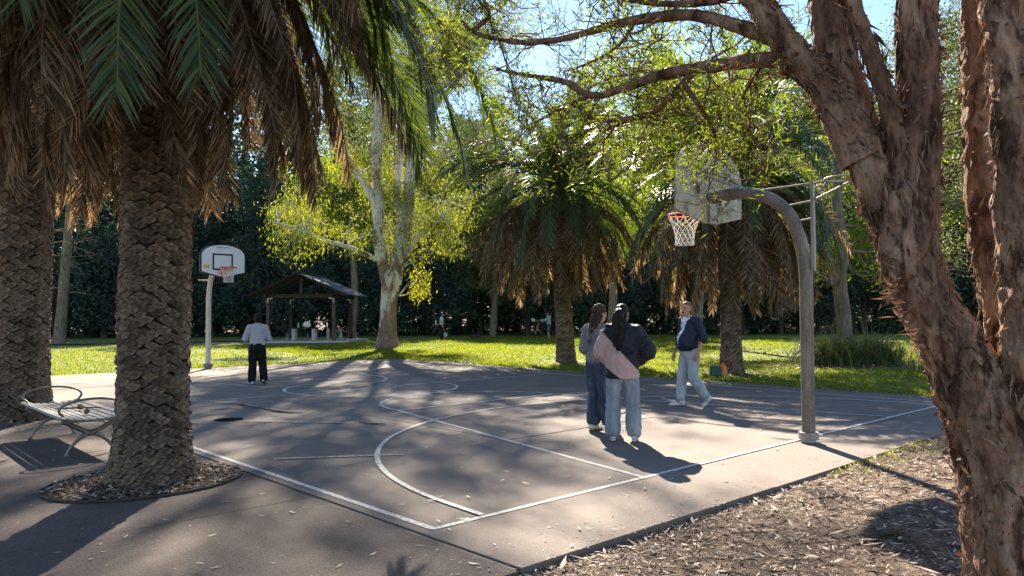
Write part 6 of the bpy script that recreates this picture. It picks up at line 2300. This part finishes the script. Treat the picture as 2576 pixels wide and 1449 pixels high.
blob('hair', P, HAIR['black'], t, 0.008, 4, .014, 40, (1, 1, 1), 12)
shoe(t, A['anL'], rad(20), 0, M['shoe_white'], M['shoe_white'], .26, False)
shoe(t, A['anR'], rad(-10), rad(20), M['shoe_white'], M['sole_brown'], .26, False)

# ---- two people with rackets on the lawn
M['racket'] = surf('racket_frame', [(0.3, (0.5, 0.5, 0.5)), (0.7, (0.65, 0.65, 0.65))], 9, 0.4, 0)
def racket(label, p, d, nrm, string):
    """badminton racket: grip at p pointing along d"""
    p = np.asarray(p, float); d = np.asarray(d, float); d = d / np.linalg.norm(d)
    n = np.asarray(nrm, float); n = n - d * (n @ d); n /= np.linalg.norm(n)
    s = np.cross(d, n)
    t = thing('badminton_racket', label, 'racket', Vector(p), 0, 'badminton rackets')
    mb = MB(); addtube(mb, [-d * .08, d * .12], .016, 8); mb.build('grip', M['black_trim'], t)
    mb = MB(); addtube(mb, [d * .12, d * .42], .007, 6); mb.build('shaft', M['racket'], t)
    c = d * .55
    ov = np.array([c + d * .135 * math.cos(a) + s * .105 * math.sin(a) for a in np.linspace(0, 2 * PI, 29)])
    mb = MB(); addtube(mb, ov, .009, 6, False); hd = mb.build('head_frame', M['racket'], t)
    mb = MB()
    for q in np.linspace(-.8, .8, 13):
        h = math.sqrt(1 - q * q)
        addtube(mb, [c + s * .105 * q - d * .135 * h, c + s * .105 * q + d * .135 * h], .0035, 3, False)
        addtube(mb, [c + d * .135 * q - s * .105 * h, c + d * .135 * q + s * .105 * h], .0035, 3, False)
    mb.build('strings', string, hd)
    return t
J = dict(pelvis=(0, 0, .9), chest=(0, .01, 1.2), shL=(-.16, 0, 1.4), shR=(.16, 0, 1.4), head=(0.0, .04, 1.6), headR=rotm(0), hipL=(-.09, 0, .86), hipR=(.09, 0, .86),
         knL=(-.08, .03, .47), knR=(.09, .02, .47), anL=(-.08, -.01, .08), anR=(.09, .0, .08), elL=(-.23, -.03, 1.13), elR=(.22, -.02, 1.13), wrL=(-.22, .06, .9), wrR=(.2, .08, .9), hs=1.0)
wl = Vector((-4.55, 48.5, 0.0))
t, A = figure('woman in pale blue tee and black trousers holding a racket on the far lawn', wl, rad(-90), J, 'fair', 5, .014)
face_bits(t, A['head'], J['headR'])
legs(A, t, 'trousers', M['black_cloth'], (.12, .1, .08, .075), seed=9, wr=.012, voxel=.016)
P = [cap_part((0, 0, .93), .155, (0, 0, 1.3), .165, flat=.74), cap_part((-.11, 0, 1.4), .07, (.11, 0, 1.4), .07)]
for s in 'LR':
    P += [cap_part(A['sh' + s], .07, A['sh' + s] + (A['el' + s] - A['sh' + s]) * .55, .072)]
blob('tee', P, M['tee_blue'], t, 0.014, 4, .01, 10, (1, 1, 1), 31, clip=.89)
hc = A['head']
P = [ell_part(hc + np.array((0, -.022, .04)), (.086, .1, .088)), ell_part(hc + np.array((0, -.05, -.02)), (.08, .06, .08)), ell_part(hc + np.array((0, -.12, .02)), (.045, .04, .045))]
blob('hair', P, HAIR['black'], t, 0.01, 4)
for s in 'LR':
    shoe(t, A['an' + s], 0, 0, M['black_trim'], M['black_trim'], .25, False)
cw, sw_ = math.cos(rad(-90)), math.sin(rad(-90))
hp = np.array(A['wrR']) + [0, .02, -.07]
hw = np.array([wl.x + cw * hp[0] - sw_ * hp[1], wl.y + sw_ * hp[0] + cw * hp[1], wl.z + hp[2]])
racket('racket hanging from the hand of the woman in pale blue', hw, (.35, -.1, -1), (0, 1, 0), M['net'])

J = dict(pelvis=(0, 0, .9), chest=(0, .02, 1.2), shL=(-.18, 0, 1.42), shR=(.18, 0, 1.42), head=(0.0, .05, 1.62), headR=rotm(0), hipL=(-.1, 0, .86), hipR=(.1, 0, .86),
         knL=(-.12, .03, .47), knR=(.12, .02, .47), anL=(-.13, -.01, .08), anR=(.14, .0, .08), elL=(-.24, .2, 1.22), elR=(.24, .2, 1.2), wrL=(-.16, .46, 1.22), wrR=(.1, .42, 1.12), hs=1.03)
ml = Vector((2.36, 48.5, 0.0))
mr = rad(82)
t, A = figure('man in grey hoodie and dark shorts reaching out beside the leaning palm', ml, mr, J, 'fair', 6, .014)
face_bits(t, A['head'], J['headR'])
P = [ell_part((0, 0, .9), (.19, .14, .14))]
for s in 'LR':
    P += [cap_part(A['hip' + s], .115, A['hip' + s] + (A['kn' + s] - A['hip' + s]) * .8, .105)]
blob('shorts', P, M['shorts'], t, .016, 4, .012, 10, (1, 1, 1), 33)
P = [cap_part((0, 0, .95), .17, (0, 0, 1.3), .18, flat=.76), cap_part((-.13, 0, 1.42), .078, (.13, 0, 1.42), .078), ell_part((0, -.1, 1.46), (.1, .07, .06))]
for s in 'LR':
    P += [cap_part(A['sh' + s], .078, A['el' + s], .07), cap_part(A['el' + s], .068, A['wr' + s], .05)]
blob('hoodie', P, M['hoodie'], t, 0.014, 4, .016, 10, (1, 1, 1), 35, clip=.9)
hc = A['head']
P = [ell_part(hc + np.array((0, -.022, .045)), (.086, .1, .086)), ell_part(hc + np.array((0, -.05, -.01)), (.08, .06, .07))]
blob('hair', P, HAIR['black'], t, 0.01, 4)
for s in 'LR':
    shoe(t, A['an' + s], rad(10 if s == 'L' else -10), 0, M['shoe_red'], M['shoe_red'], .28, False)
cw, sw_ = math.cos(mr), math.sin(mr)
hp = np.array(A['wrR']) + [-.02, .07, -.02]
hw = np.array([ml.x + cw * hp[0] - sw_ * hp[1], ml.y + sw_ * hp[0] + cw * hp[1], ml.z + hp[2]])
racket('pale racket held out by the man in the grey hoodie', hw, (-1, -.15, .25), (0.2, -1, 0.3), M['net'])
